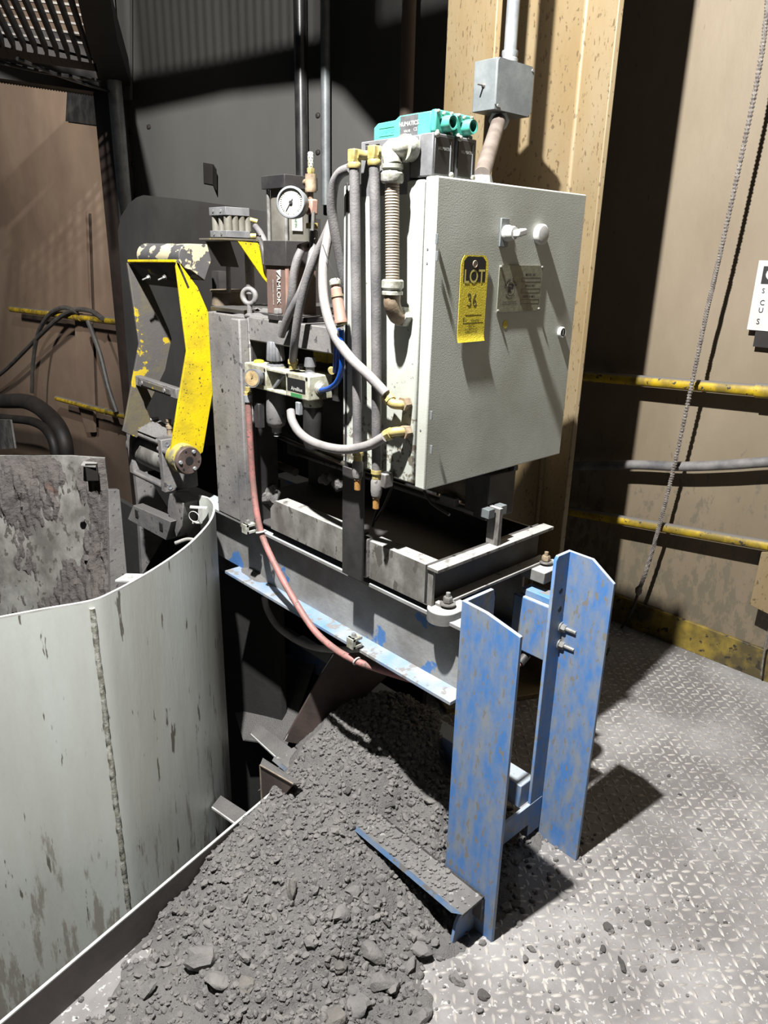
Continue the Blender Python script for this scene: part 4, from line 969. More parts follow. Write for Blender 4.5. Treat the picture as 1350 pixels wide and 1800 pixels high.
text('24 VDC', (vx0-.0007, yl+.002, zv1-.036), V((0, -1, 0)), Z, .006, 'whiteink', v1)
text('NUMATICS', (vx0-.0004, yBk-.037, zv1-.024), V((0, -1, 0)), Z, .009, 'teal', v1)
rl = MB()
for v_ in (.017, .031): rl.box(vx0-.0006, vx0, yBk-.058, yBk-.016, zv1-v_-.0004, zv1-v_)
rl.build('label_rules', 'greenink', v1)
# manifold
mn = thing('valve_manifold', 'grey cast manifold base with labelled ports between valves and cabinet', 'manifold', (1.12, 1.13, zc))
mx = 1.062
ym = P(722, 270, x=mx).y; ye = P(637, 280, x=mx).y; yf2 = P(752, 270, x=mx).y-.0
MB().box(mx-.004, mx+.125, ym, ye, zc-.03, zv0).build('port_block', 'greyplastic', mn, .002)
MB().box(mx-.001, mx+.125, yf2+.02, ym, zc, zv0+.0).build('center_block', 'greyplastic', mn, .002)
for k, x_ in enumerate((mx+.0, mx+.062)):
    b_ = MB().box(x_, x_+.058, yf2-.012, yf2+.02, zc+.001, zv0+.001).build('station', 'greyplastic', mn, .002)
    MB().box(x_+.005, x_+.052, yf2-.0135, yf2-.012, zc+.005, zv0-.004).build('cover', 'blackplastic', b_, .001)
    text('NUMATICS', (x_+.032, yf2-.0137, zv0-.024), X, Z, .0075, 'whiteink', b_, bold=.02)
    MB().box(x_+.045, x_+.0475, yf2-.0145, yf2-.0135, zc+.008, zv0-.01).build('bracket_line', 'galv', b_)
    for dx, z_ in ((.008, zv0-.002), (.05, zc+.006)): MB().lathe((x_+dx, yf2-.0125, z_), -Y, [(0, .0055), (.004, .005), (.005, .003)], 12).build('screw', 'zinc', b_)
for s_, px in (('EB', 645), ('P', 664), ('EA', 683)):
    c_ = P(px, 260, x=mx-.0045); text(s_, c_, V((0, -1, 0)), Z, .0085, 'ink', mn, bold=.01)
    MB().box(mx-.0048, mx-.004, c_.y-.005, c_.y+.005, c_.z+.006, c_.z+.0068).build('label_rule', 'ink', mn)
# zinc elbow fitting + flexible conduit on the cabinet side
def nutty(mb, p, ax, r, h): mb.lathe(p, ax, [(0, r*.92), (h*.15, r), (h*.85, r), (h, r*.92)], 8); return mb
fc = thing('flexible_conduit', 'tan ribbed flexible conduit between two pale elbows on the cabinet side', 'conduit', P(690, 560, x=1.035))
xq = 1.020
eA = P(722, 262, x=1.055); eB = P(690, 290, x=xq)
eb_ = MB(); eb_.tube([eA+V((.01, 0, 0)), V((1.035, eA.y+.002, eA.z)), V((xq+.002, eB.y+.008, eA.z-.004)), V((xq, eB.y, eB.z))], .0165, 18, sub=6); eb_.build('upper_elbow', 'zinc', fc)
n_ = MB(); n_.lathe(V((1.034, eA.y, eA.z)), X, [(0, .023), (.006, .024), (.012, .024), (.018, .022), (.024, .022)], 20); n_.build('locknut', 'zinc', fc)
z1q = eB.z; z2q = P(690, 322, x=xq).z
MB().lathe(V((xq, eB.y, z2q)), Z, [(0, .019), (.004, .0215), (.016, .0215), (.019, .019), (.022, .017), (.025, .0205), (.032, .0205)], 10).build('compression_nut', 'zinc', fc)
zc1, zc0 = P(689, 340, x=xq).z+.02, P(690, 500, x=xq).z
nr = 36; yc0 = P(690, 505, x=xq).y
fx = MB(); fx.tube([V((xq, eB.y+(yc0-eB.y)*k/(nr*2), zc1+(zc0-zc1)*k/(nr*2))) for k in range(nr*2+1)], lambda t, i: .0138 if i % 2 else .0128, 20, smooth=False); fx.build('ribbed_tube', 'flex', fc)
z3 = P(690, 518, x=xq).z
MB().lathe(V((xq, yc0, z3)), Z, [(0, .0205), (.006, .0205), (.008, .017), (.010, .0185), (.013, .0215), (.025, .0215), (.028, .019)], 10).build('compression_nut', 'zinc', fc)
eC = V((1.05, yc0, z3-.042))
lw = MB(); lw.tube([V((xq, yc0, z3)), V((xq, yc0, z3-.018)), V((xq+.010, yc0, eC.z+.006)), V((1.04, yc0, eC.z)), V((1.06, yc0, eC.z))], .0165, 16, sub=6); lw.build('lower_elbow', 'tanfit', fc)
MB().lathe(V((1.040, yc0, eC.z)), X, [(0, .019), (.003, .021), (.016, .021)], 6).build('locknut', 'zinc', fc)
# brass elbows + black vertical hoses
def vhose(px, pytop, pybot, label, r=.0105, xh=1.028):
    pts = [P(px[0], pytop, x=xh), P(px[1], (pytop+pybot)/2, x=xh), P(px[2], pybot, x=xh)]
    t = thing('air_hose', label, 'hose', pts[-1])
    mb = MB(); mb.tube(pts, r, 14); mb.build('hose', 'hose', t)
    c = pts[0]
    MB().lathe(c-Z*.004, Z, [(0, .0125), (.003, .0135), (.009, .0135), (.011, .012)], 14).build('ferrule', 'brass', t)
    MB().box(c.x-.010, c.x+.010, c.y-.010, c.y+.010, c.z+.006, c.z+.030).build('elbow', 'brass', t, .002)
    MB().cyl(c+V((.0, -.006, .02)), c+V((.035, -.012, .02)), .009, n=10).build('elbow_arm', 'brass', t)
    b = pts[-1]
    MB().lathe(b, -Z, [(-.008, .0125), (0, .0125), (.002, .010), (.012, .010)], 12).build('lower_ferrule', 'brass', t)
    MB().lathe(b-Z*.010, -Z, [(0, .0085), (.008, .0125), (.030, .0125), (.040, .011)], 14).build('valve_sleeve', 'dark', t)
    MB().lathe(b-Z*.050, -Z, [(0, .0095), (.006, .0095)], 6).build('hex', 'tanfit', t)
    MB().lathe(b-Z*.055, -Z, [(0, .0072), (.024, .0072), (.026, .005)], 16).build('bronze_muffler', 'bronze', t)
    return t
vhose((623, 626, 629), 292, 800, 'vertical black hose down the cabinet side, left one, with bronze muffler')
vhose((658, 661, 662), 287, 832, 'vertical black hose down the cabinet side, right one nearer the conduit')
c_ = P(676, 842, x=1.04); MB().box(1.03, 1.056, c_.y-.012, c_.y+.012, c_.z-.018, c_.z+.014).top('side_bracket', 'tray', 'small worn lug at the lower cabinet edge beside the bronze muffler', 'lug', None, .003)
# free hoses
def hose(pts, r, mt, label, name='air_hose', n=12):
    mb = MB(); mb.tube([P(a, b, x=x_) for a, b, x_ in pts], r, n); return mb, thing(name, label, 'hose', P(*pts[-1][:2], x=pts[-1][2]))
mb, t = hose(((616, 296, 1.03), (598, 305, 1.03), (587, 325, 1.03), (583, 365, 1.035), (588, 405, 1.045), (597, 450, 1.06), (606, 500, 1.075), (615, 540, 1.10)), .0105, 'hose', 'grey hose looping over from the left brass elbow behind the cabinet edge')
mb.build('hose', 'hose', t)
mb, t = hose(((584, 388, 1.06), (575, 425, 1.05), (568, 470, 1.035), (570, 530, 1.02), (586, 585, 1.01), (615, 628, 1.005), (650, 662, 1.01), (678, 692, 1.02)), .0105, 'hosepale', 'pale grey hose sweeping down to the upper brass elbow on the cabinet side')
mb.build('hose', 'hosepale', t)
def wall_elbow(px, py, t, d):
    c = P(px, py, x=1.028); MB().cyl(c, c+V(d)*.022, .0125, n=8).build('nut', 'brass', t)
    mb = MB(); mb.tube([c+V(d)*.018, c+V(d)*.03, c+V((.012, -.008, 0))+V(d)*.034, V((1.056, c.y+d[1]*.03-.016, c.z+d[2]*.03))], .010, 10); mb.build('elbow', 'brass', t)
    MB().lathe(V((1.04, c.y+d[1]*.03-.014, c.z+d[2]*.03)), X, [(0, .014), (.016, .014)], 6).build('locknut', 'tanfit', t)
wall_elbow(678, 694, t, (0, -.72, -.5))
mb, t = hose(((511, 722, 1.05), (514, 740, 1.04), (528, 762, 1.03), (556, 780, 1.02), (600, 790, 1.01), (645, 784, 1.01), (676, 768, 1.02)), .0105, 'hosepale', 'grey hose arcing from under the regulator to the lower brass elbow on the cabinet side')
mb.build('hose', 'hosepale', t); wall_elbow(678, 766, t, (0, -.80, .42))
mb, t = hose(((586, 382, 1.08), (572, 415, 1.07), (553, 455, 1.06), (535, 505, 1.05), (524, 555, 1.045), (518, 600, 1.05), (515, 632, 1.07)), .0100, 'hose', 'grey hose descending from the cabinet top to the brass fitting on the regulator block')
mb.build('hose', 'hose', t)
c_ = P(515, 640, x=1.075); MB().lathe(c_-Z*.012, Z, [(0, .010), (.012, .010), (.013, .0125), (.022, .0125), (.024, .011)], 12).build('brass_fitting', 'brass', t)
mb, t = hose(((552, 408, 1.13), (550, 440, 1.11), (543, 475, 1.09), (528, 515, 1.07), (508, 553, 1.06), (494, 590, 1.06)), .0100, 'hose', 'grey hose curving behind the knob of the regulator')
mb.build('hose', 'hose', t)
mb, t = hose(((530, 440, 1.08), (522, 458, 1.07), (516, 485, 1.065), (513, 520, 1.065), (508, 548, 1.07), (500, 575, 1.08)), .0100, 'hose', 'grey hose dropping past the brown lock body')
mb.build('hose', 'hose', t); c_ = P(528, 437, x=1.085); MB().cyl(c_, c_+V((.03, .01, .006)), .011, n=8).build('port_elbow', 'reddark', t)
mb, t = hose(((449, 398, 1.24), (458, 410, 1.23), (466, 428, 1.22), (470, 455, 1.22), (473, 480, 1.22)), .0085, 'hose', 'upper short hose from the short square cylinder to the tall one'); mb.build('hose', 'hose', t)
mb, t = hose(((446, 416, 1.22), (454, 420, 1.21), (462, 438, 1.20), (466, 465, 1.2)), .0085, 'hose', 'lower short hose from the short square cylinder'); mb.build('hose', 'dkhose', t)
MB().cyl(P(549, 405, x=1.10), P(551, 372, x=1.10), .004).top('capillary_tube', 'steel', 'thin bright tube standing right of the tall cylinder', 'tube')

# inline check valve and blue tubes
iv = thing('inline_valve', 'tan dusty inline fitting hanging above the two blue tubes', 'valve', P(594, 575, x=1.0))
pA, pB = P(588, 490, x=1.005), P(601, 578, x=1.005); dA = (pB-pA).normalized(); Ln = (pB-pA).length
MB().lathe(pA, dA, [(0, .008), (.004, .012), (.012, .012), (.014, .009)], 14).build('cap', 'zinc', iv)
MB().lathe(pA+dA*.014, dA, [(0, .009), (.004, .009), (.006, .0115), (Ln-.034, .0125), (Ln-.032, .0135), (Ln-.026, .0135)], 16).build('body', 'copper', iv)
MB().lathe(pA+dA*.032, dA, [(0, .0135), (.005, .0135)], 16).build('collar', 'tanfit', iv)
MB().lathe(pA+dA*(Ln-.026), dA, [(0, .011), (.018, .011)], 6).build('hex_end', 'brass', iv)
mb = MB(); mb.tube([P(567, 430, x=1.02), P(580, 465, x=1.015), P(592, 488, x=1.0)], .001, 6, ); mb.top('lead_wire', 'ink', 'very thin dark wire reaching the top of the tan inline fitting', 'wire')
for k, pts in enumerate((((600, 580, 1.01), (601, 620, 1.012), (600, 650, 1.015), (592, 672, 1.02), (578, 683, 1.03), (565, 686, 1.045)), ((596, 580, 1.03), (592, 610, 1.04), (590, 640, 1.05), (589, 653, 1.06)))):
    mb = MB(); mb.tube([P(a, b, x=x_) for a, b, x_ in pts], .0062, 10); mb.top('blue_tube', 'bluetube', ['bright blue air tube curving into the regulator end', 'bright blue air tube ending behind the first one'][k], 'tube')

# ================================================================ FILTER REGULATOR
fx0 = 1.055
ya1 = P(430, 660, x=fx0).y; ya0 = P(543, 690, x=fx0).y
zr1, zr0 = P(543, 662, x=fx0).z, P(543, 706, x=fx0).z
fr = thing('filter_regulator', 'cream filter-regulator unit with black knob, small gauge and black label', 'regulator', (fx0+.02, (ya0+ya1)/2, zr0-.12))
Lr = ya1-ya0; dpt = P(585, 690, y=ya0).x-fx0
def ry(u): return ya0+Lr*u
MB().box(fx0, fx0+dpt, ry(0), ry(.34), zr0, zr1).build('lubricator_body', 'frl', fr, .003)
cf = MB(); cf.box(fx0, fx0+dpt, ry(.34), ry(.64), zr1-.008, zr1); cf.box(fx0, fx0+dpt, ry(.34), ry(.64), zr0, zr0+.007); cf.box(fx0+dpt*.6, fx0+dpt, ry(.34), ry(.64), zr0, zr1)
cf.build('center_frame', 'frl', fr, .002)
MB().obox(V((fx0+.012, ry(.5), (zr0+zr1)/2)), V((0, 1, -.9)), X, V((0, .9, 1)), .03, .004, .003).build('clamp_lever', 'galv', fr)
MB().box(fx0, fx0+dpt, ry(.64), ry(1.0), zr0, zr1+.002).build('regulator_body', 'frl', fr, .003)
lb = MB().box(fx0-.0008, fx0, ry(.05), ry(.31), zr0+.016, zr1-.012).build('black_label', 'ink', fr)
text('AireBlue', (fx0-.0010, ry(.17), zr0+.023), V((0, -1, 0)), Z, .013, 'whiteink', lb, bold=.01)
MB().box(fx0-.0006, fx0, ry(.10), ry(.26), zr0+.003, zr0+.012).build('green_label', 'greenink', fr)
lb2 = MB().box(fx0-.0008, fx0, ry(.66), ry(.74), zr0+.014, zr1-.014).build('black_label', 'ink', fr)
text('Air', (fx0-.0010, ry(.70), zr0+.022), V((0, -1, 0)), Z, .010, 'whiteink', lb2)
c_ = V((fx0+dpt*.45, ya0, (zr0+zr1)/2+.0)); MB().lathe(c_, -Y, [(0, .016), (.002, .016), (.003, .012), (.005, .012), (.006, .009), (.014, .009)], 20).build('end_port', 'zinc', fr)
for u in (.03, .31, .66):
    MB().lathe((fx0-.0004, ry(u), zr1-.007), -X, [(0, .004), (.0006, .004)], 10).build('screw_hole', 'ink', fr)
gq = P(443, 665, x=fx0-.03)
gd_ = V((-.9, -.4, .05)).normalized()
gz = MB().lathe(gq-gd_*.026, gd_, [(0, .021), (.024, .023), (.027, .0235), (.027, .020)], 28, cap=True).build('gauge_case', 'greyknob', fr)
MB().lathe(gq+gd_*.0005, gd_, [(0, .0195), (.0012, .0195)], 24).build('gauge_dial', 'oldface', gz)
nd = MB(); nd.bar(gq+gd_*.0025+V((0, -.006, .008)), gq+gd_*.0025-V((0, -.004, .006)), .0012, .0004, gd_); nd.build('gauge_needle', 'ink', gz)
# knob
kc = P(484, 612, x=fx0+dpt*.5); kz0, kz1 = zr1+.014, zr1+.062
kb = MB(); nf = 36; prf = [(0, 1.0), (.003, 1.06), (kz1-kz0-.003, .94), (kz1-kz0, .86)]; vs = []
for t_, s_ in prf:
    for k in range(nf):
        a = 2*math.pi*k/nf; r2 = .0225*s_*(1 if k % 3 else .90); vs.append(V((kc.x+math.cos(a)*r2, kc.y+math.sin(a)*r2, kz0+t_)))
fs = [(i*nf+k, i*nf+(k+1) % nf, (i+1)*nf+(k+1) % nf, (i+1)*nf+k) for i in range(3) for k in range(nf)]+[tuple(range(nf))[::-1], tuple(range(3*nf, 4*nf))]
kb.add(vs, fs).build('regulator_knob', 'greyknob', fr)
MB().lathe(V((kc.x, kc.y, zr1)), Z, [(0, .024), (.006, .022), (.008, .012), (.016, .012)], 24).build('bonnet', 'greyknob', fr)
k2 = P(545, 640, x=fx0+dpt*.5)
MB().lathe(V((k2.x, k2.y, zr1)), Z, [(0, .015), (.004, .011), (.014, .011), (.016, .0145), (.038, .0135)], 20).build('drip_knob', 'greyknob', fr)
k3 = P(530, 655, x=fx0+dpt*.8); MB().lathe(V((k3.x, k3.y, zr1)), Z, [(0, .010), (.008, .010), (.013, .005)], 16).build('sight_dome', 'greyknob', fr)
yl_ = P(455, 634, x=fx0+dpt*.4); MB().lathe(V((yl_.x, yl_.y, zr1+.002)), Z, [(0, .014), (.005, .013), (.007, .008)], 14).build('yellow_button', 'tag', fr)
# bowls
b1 = P(486, 740, x=fx0+dpt*.5); 
MB().lathe(V((b1.x, b1.y, zr0)), -Z, [(0, .020), (.004, .023), (.05, .026), (.085, .026), (.095, .022), (.1, .014), (.115, .012)], 24).build('filter_bowl', 'dark', fr)
c2 = P(466, 735, x=fx0-.005); MB().box(fx0-.012, fx0+.006, b1.y+.008, b1.y+.03, zr0-.10, zr0-.035).build('sight_gauge', 'black', fr, .002)
MB().lathe(V((b1.x, b1.y, zr0-.112)), -Z, [(0, .009), (.004, .006), (.012, .009), (.014, .004)], 12).build('drain_nut', 'galv', fr)
b2y = ry(.12)
MB().lathe(V((fx0+dpt*.5, b2y, zr0)), -Z, [(0, .024), (.012, .026), (.02, .0245)], 24).build('bowl_collar', 'frl', fr)
MB().lathe(V((fx0+dpt*.5, b2y, zr0-.016)), -Z, [(0, .0245), (.095, .0245), (.108, .020), (.114, .010)], 24).build('lubricator_bowl', 'blackplastic', fr)
MB().box(fx0-.002, fx0+.01, b2y+.004, b2y+.02, zr0-.04, zr0-.008).build('latch', 'galv', fr, .002)
mb = MB(); mb.box(fx0+dpt, 1.24, ry(.0)-.02, ry(.5), zr0-.005, zr1-.01); mb.top('regulator_mount', 'black', 'black mounting plate behind the cream regulator', 'mounting plate')
c_ = P(582, 652, x=1.06); MB().cyl(c_+V((.01, .012, 0)), c_+V((.0, -.004, 0)), .008, n=10).top('tube_fitting', 'brass', 'small brass fitting at the end of the second blue tube', 'fitting')

# ---------------- red hose
rh = thing('red_hose', 'dusty pinkish red hose looping from the regulator down under the beam', 'hose', P(437, 690, x=1.04))
pts = [P(436, 702, x=1.04), P(440, 780, x=1.045), P(445, 850, x=1.05), P(452, 905, x=1.045), P(462, 945, x=1.045), P(482, 990, x=1.045), P(512, 1046, x=1.045), P(550, 1105, x=1.045), P(585, 1138, x=1.045), P(622, 1160, x=1.05), P(665, 1176, x=1.09), P(730, 1196, x=1.17), P(790, 1206, x=1.25), P(860, 1194, x=1.31), P(913, 1166, x=1.385)]
mb = MB(); mb.tube(pts, .0088, 14); mb.build('hose', 'red', rh)
c_ = pts[0]; MB().lathe(c_+Z*.006, Z, [(0, .0095), (.014, .0095), (.015, .007), (.026, .007)], 8).build('brass_fitting', 'brass', rh)
MB().lathe(c_-Z*.006, Z, [(0, .0115), (.018, .0115)], 16).build('hose_clamp', 'galv', rh)
MB().torus(P(459, 935, x=1.045), V((0, .35, 1)), .0125, .0028).build('white_ring', 'white', rh)
MB().torus(P(627, 1162, x=1.052), V((0, 1, .3)), .010, .0022).build('cable_tie', 'white', rh)
e_ = pts[-1]; MB().cyl(e_, e_+V((.03, .0, .014)), .011).build('end_fitting', 'black', rh)
mb = MB(); mb.tube([P(a, b, x=1.13) for a, b in ((464, 1048), (470, 1072), (487, 1100), (515, 1122), (550, 1137), (590, 1142), (640, 1140))], .0095, 12)
mb.top('striped_hose', 'hosepale', 'grey hose with worn stripe curving out below the blue beam', 'hose')

# ================================================================ CONDUIT AND JUNCTION BOX ON THE COLUMN
YJ = 1.36
jb = thing('junction_box', 'grey steel junction box mounted above the cabinet in front of the column', 'junction box', P(900, 200, y=YJ))
ja, jc = P(874, 110, y=YJ), P(938, 122, y=YJ); jd, je = P(929, 206, y=YJ), P(866, 188, y=YJ)
nrm = V((-.12, -1, 0)).normalized()
rx = V((jc.x-ja.x, 0, 0)); 
jx0, jx1, jz0, jz1 = ja.x-.0, jc.x-.002, jd.z, jc.z+.004
MB().box(jx0, jx1, YJ, YJ+.075, jz0, jz1).build('box', 'galvbox', jb, .002)
o = MB().prism([V((jx0+.006, YJ-.004, jz1)), V((jx1-.008, YJ-.004, jz1)), V((jx1, YJ-.004, jz1-.01)), V((jx1, YJ-.004, jz0+.012)), V((jx1-.012, YJ-.004, jz0)), V((jx0+.012, YJ-.004, jz0)), V((jx0, YJ-.004, jz0+.012)), V((jx0, YJ-.004, jz1-.008))], (0, .004, 0)).build('cover', 'galvbox', jb)
for xx, zz in ((jx1-.007, jz1-.009), (jx0+.009, jz0+.009)): MB().lathe((xx, YJ-.004, zz), -Y, [(0, .0045), (.003, .004)], 12).build('screw', 'steel', o)
MB().hexhead((jx0, YJ+.04, (jz0+jz1)/2), -X, .005, .004, .022).build('side_screw', 'steel', jb)
cd = thing('conduit', 'galvanised steel conduit rising from the junction box', 'conduit', (jx0+.06, YJ+.037, jz1))
cxm = P(896, 100, y=YJ+.037).x
MB().cyl((cxm, YJ+.037, jz1), (cxm+.0, YJ+.037, 4.2), .0165, n=20).build('pipe', 'galv', cd)
MB().lathe((cxm, YJ+.037, jz1), Z, [(0, .019), (.006, .019), (.008, .022), (.016, .022), (.018, .019), (.026, .021), (.034, .021)], 20).build('connector', 'galv', cd)
fl2 = thing('flexible_conduit', 'grey-brown flexible conduit from the junction box down to the cabinet top', 'conduit', P(846, 300, y=1.2))
pT, pBt = V((P(877, 212, y=YJ+.03).x, YJ+.03, P(877, 212, y=YJ+.03).z)), V((P(848, 290, y=1.17).x, 1.17, cz1+.035))
mb = MB(); mb.tube([pT, pT.lerp(pBt, .5), pBt], .0185, 18); mb.build('tube', 'flexbrown', fl2)
dq = (pT-pBt).normalized()
MB().lathe(pT-dq*.004, dq, [(0, .0265), (.008, .0275), (.016, .0265)], 8).build('locknut', 'galv', fl2)
MB().lathe(pBt-Z*.036, Z, [(0, .026), (.010, .027), (.02, .026), (.036, .022)], 8).build('connector', 'galv', fl2)
MB().lathe(pBt-Z*.036+V((.0, 0, 0)), dq, [(.0, .0235), (.03, .0235), (.034, .026), (.04, .026), (.044, .021)], 12).build('collar', 'galv', fl2)

# ================================================================ PIT DETAILS
MB().prism([P(586, 1150, z=.40), P(500, 1303, z=.06), P(548, 1312, z=.06), P(690, 1180, z=.30), P(680, 1120, z=.40)], V((.004, .008, .002))).top('chute_sheet', 'rustplate', 'dark brown chute sheet with a ragged bright edge below the beam', 'sheet')
mb = MB(); mb.tube([P(586, 1150, z=.40), P(562, 1190, z=.31), P(543, 1228, z=.225), P(520, 1268, z=.137), P(500, 1303, z=.06)], lambda t, i: .0013+.0009*random.random(), 6); mb.top('weld_edge', 'edge', 'thin bright ragged bead along the dark chute sheet', 'weld bead')
MB().prism([P(425, 1150, z=.0), P(560, 1150, z=.2), P(505, 1310, z=.0), P(430, 1300, z=-.1), P(400, 1200, z=-.1)], (.0, .01, -.01)).top('chute_slope', 'sand', 'sand-covered sloping plate seen down through the gap under the beam', 'chute')
t = thing('pit_angle', 'dusty angle iron in the gap left of the pile, upper one', 'angle iron', P(480, 1330, z=.02))
MB().prism([P(440, 1290, z=.04), P(452, 1270, z=.04), P(545, 1340, z=.13), P(530, 1373, z=.12)], (0, 0, -.006)).build('flange', 'sand', t)
MB().bar(P(441, 1291, z=.04), P(531, 1374, z=.12), .003, .005).build('edge', 'edge', t)
t = thing('pit_angle', 'dusty angle iron close to the bin wall, lower one', 'angle iron', P(400, 1420, z=-.02))
MB().prism([P(372, 1418, z=-.03), P(388, 1398, z=-.03), P(445, 1435, z=.02), P(424, 1456, z=.02)], (0, 0, -.006)).build('flange', 'sand', t)
MB().bar(P(373, 1420, z=-.03), P(425, 1457, z=.02), .004, .006).build('edge', 'edge', t)
t = thing('rusty_channel', 'short rusty channel end with pale edges sticking out of the pile', 'channel', P(460, 1410, z=-.05))
xq = 1.0
MB().prism([P(457, 1345, x=.93), P(515, 1378, x=.93), P(490, 1412, x=.93), P(460, 1408, x=.93)], (.006, 0, 0)).build('web', 'rustplate', t)
MB().prism([P(457, 1345, x=.93), P(462, 1332, x=.96), P(530, 1376, x=.96), P(515, 1378, x=.93)], (0, 0, -.004)).build('flange', 'sand', t)
mb = MB(); mb.bar(P(457, 1345, x=.928), P(460, 1408, x=.928), .003, .003); mb.bar(P(457, 1345, x=.928), P(515, 1378, x=.928), .003, .003); mb.build('edge', 'tagedge' if False else 'flex', t)

# ================================================================ SAND PILE
CP = [(.27, 1.21, .0), (.10, 1.15, .0), (.36, 1.23, .0), (.455, 1.24, .012), (.6, 1.28, .05), (.73, 1.31, .092), (.866, 1.36, .118), (.968, 1.39, .145), (1.10, 1.42, .19), (1.198, 1.44, .222),
      (1.30, 1.36, .26), (1.25, 1.28, .25), (1.35, 1.25, .24), (1.12, 1.22, .20), (1.08, 1.0, .13), (1.02, 1.18, .145), (1.02, 1.08, .095), (1.02, .95, .06), (1.03, .85, .03), (1.05, .78, .01),
      (1.25, 1.05, .15), (1.2, .93, .07), (1.25, .86, .03), (1.3, .80, .0), (1.42, 1.08, .10), (1.5, 1.2, .06), (1.62, 1.3, .0), (1.5, 1.0, .0), (1.42, .9, .02), (1.15, .8, .015), (1.15, .72, 0),
      (.85, 1.1, .12), (.80, 1.0, .10), (.92, 1.0, .09), (.92, .88, .04), (.6, 1.0, .06), (.65, .85, .045), (.5, .8, .03), (.45, 1.0, .02), (.3, 1.0, .022), (.3, .8, .02), (.22, 1.1, .02), (.3, 1.15, .02), (.4, 1.18, .022), (.36, .9, .025), (.82, .74, .018), (.72, .7, .02), (.8, .8, .03), (.93, .78, .006), (.86, .68, .0), (.95, .68, 0),
      (.6, .65, .02), (.4, .6, .01), (.7, .5, .0), (.5, .4, 0), (.2, .6, 0), (.1, .9, 0), (1.0, .6, 0), (.8, .35, 0), (1.35, .7, 0), (1.6, .9, 0), (1.3, .5, 0), (1.6, .5, 0), (1.15, .5, 0), (1.45, .8, 0), (1.6, .75, 0), (1.2, .64, 0), (1.05, .45, 0), (1.6, 1.1, 0), (1.02, .7, 0), (1.1, .66, 0), (.92, .62, 0), (.95, .5, 0), (1.3, .4, 0), (1.45, 1.45, .16), (1.35, 1.6, .12), (1.55, 1.5, .02)]
def hbase(x, y):
    s = w = 0
    for a, b, z in CP:
        d = (x-a)**2+(y-b)**2; k = 1/(d+.0007)**2.3; s += k*z; w += k
    return s/w
def hfull(x, y, h):
    e = min(1, max(0, h/.02))
    p = V((x, y, 0))
    n1 = noise.noise(p*9)*.012+noise.noise(p*22)*.007
    d1, _ = noise.voronoi(p*34); d2, _ = noise.voronoi(p*75+V((3, 1, 0))); d3, _ = noise.voronoi(p*150+V((7, 1, 0)))
    msk = max(0, noise.noise(p*6+V((5, 5, 5)))+.35)
    n2 = (.5-d1[0])*.020*msk+(.5-d2[0])*.010+(.5-d3[0])*.005
    return h+(n1+n2)*(.35+.65*e)
px0, px1, py0, py1, st = .08, 1.62, .36, 1.62, .0048
nx, ny = int((px1-px0)/st), int((py1-py0)/st); H = []; vs = []; fs = []
coarse = {}
cs = .03
def hb2(x, y):
    i, j = int((x-px0)/cs), int((y-py0)/cs); fx_, fy_ = (x-px0)/cs-i, (y-py0)/cs-j
    def g(a, b):
        if (a, b) not in coarse: coarse[(a, b)] = hbase(px0+a*cs, py0+b*cs)
        return coarse[(a, b)]
    return (g(i, j)*(1-fx_)+g(i+1, j)*fx_)*(1-fy_)+(g(i, j+1)*(1-fx_)+g(i+1, j+1)*fx_)*fy_
keep = []
for j in range(ny+1):
    for i in range(nx+1):
        x, y = px0+i*st, py0+j*st; h = hb2(x, y)-.007; z = hfull(x, y, h)-.002-max(0, (.004-h))*2
        over = y-(curb_y(x)-.001)
        if over > 0: z = z-over*1.1-.0 if x > .95 else -1
        vs.append(V((x, y, z))); keep.append(z > -.004 and not (over > 0 and x <= .95) and over < .12)
for j in range(ny):
    for i in range(nx):
        a = j*(nx+1)+i
        if keep[a] or keep[a+1] or keep[a+nx+1] or keep[a+nx+2]:
            if vs[a].z > -.5 and vs[a+1].z > -.5 and vs[a+nx+1].z > -.5 and vs[a+nx+2].z > -.5: fs.append((a, a+1, a+nx+2, a+nx+1))
pile = MB(); pile.v = vs; pile.f = fs
o = pile.top('sand_pile', 'sand', 'large heap of dark grey foundry sand and crumbs around the blue posts', 'sand pile'); o['kind'] = 'stuff'
def surf(x, y):
    if px0 < x < px1 and py0 < y < min(py1, curb_y(x)-.003): h = hb2(x, y)-.007; return max(0, hfull(x, y, h)-.002-max(0, (.004-h))*2)
    return 0.0
# small crumbs: too many to count
import bmesh
b = bmesh.new(); bmesh.ops.create_icosphere(b, subdivisions=1, radius=1); IV = [v.co.copy() for v in b.verts]; IF = [tuple(v.index for v in f.verts) for f in b.faces]; b.free()
def inpile(x, y): return max(0, hb2(x, y)-.007) if (px0 < x < px1-.04 and py0 < y < py1-.04) else 0
cr = MB(); rnd = random.Random(3)
cnt = 0
while cnt < 8500:
    x, y = rnd.uniform(.12, 1.55), rnd.uniform(.4, 1.5)
    if y > curb_y(x)-.008: continue
    hh_ = inpile(x, y); f_ = min(1, hh_/.03+.06)
    if rnd.random() > f_: continue
    r = .0028+.0072*rnd.random()**2.2; z = surf(x, y); q = Matrix.Rotation(rnd.random()*6.28, 3, V((rnd.random()-.5, rnd.random()-.5, rnd.random()-.5)).normalized())
    s_ = V((rnd.uniform(.7, 1.35), rnd.uniform(.6, 1.1), rnd.uniform(.45, .85))); o_ = len(cr.v)
    cr.v += [V((x, y, z+r*.3))+q @ V((v.x*s_.x*r*rnd.uniform(.8, 1.2), v.y*s_.y*r, v.z*s_.z*r)) for v in IV]; cr.f += [tuple(i+o_ for i in f) for f in IF]; cnt += 1
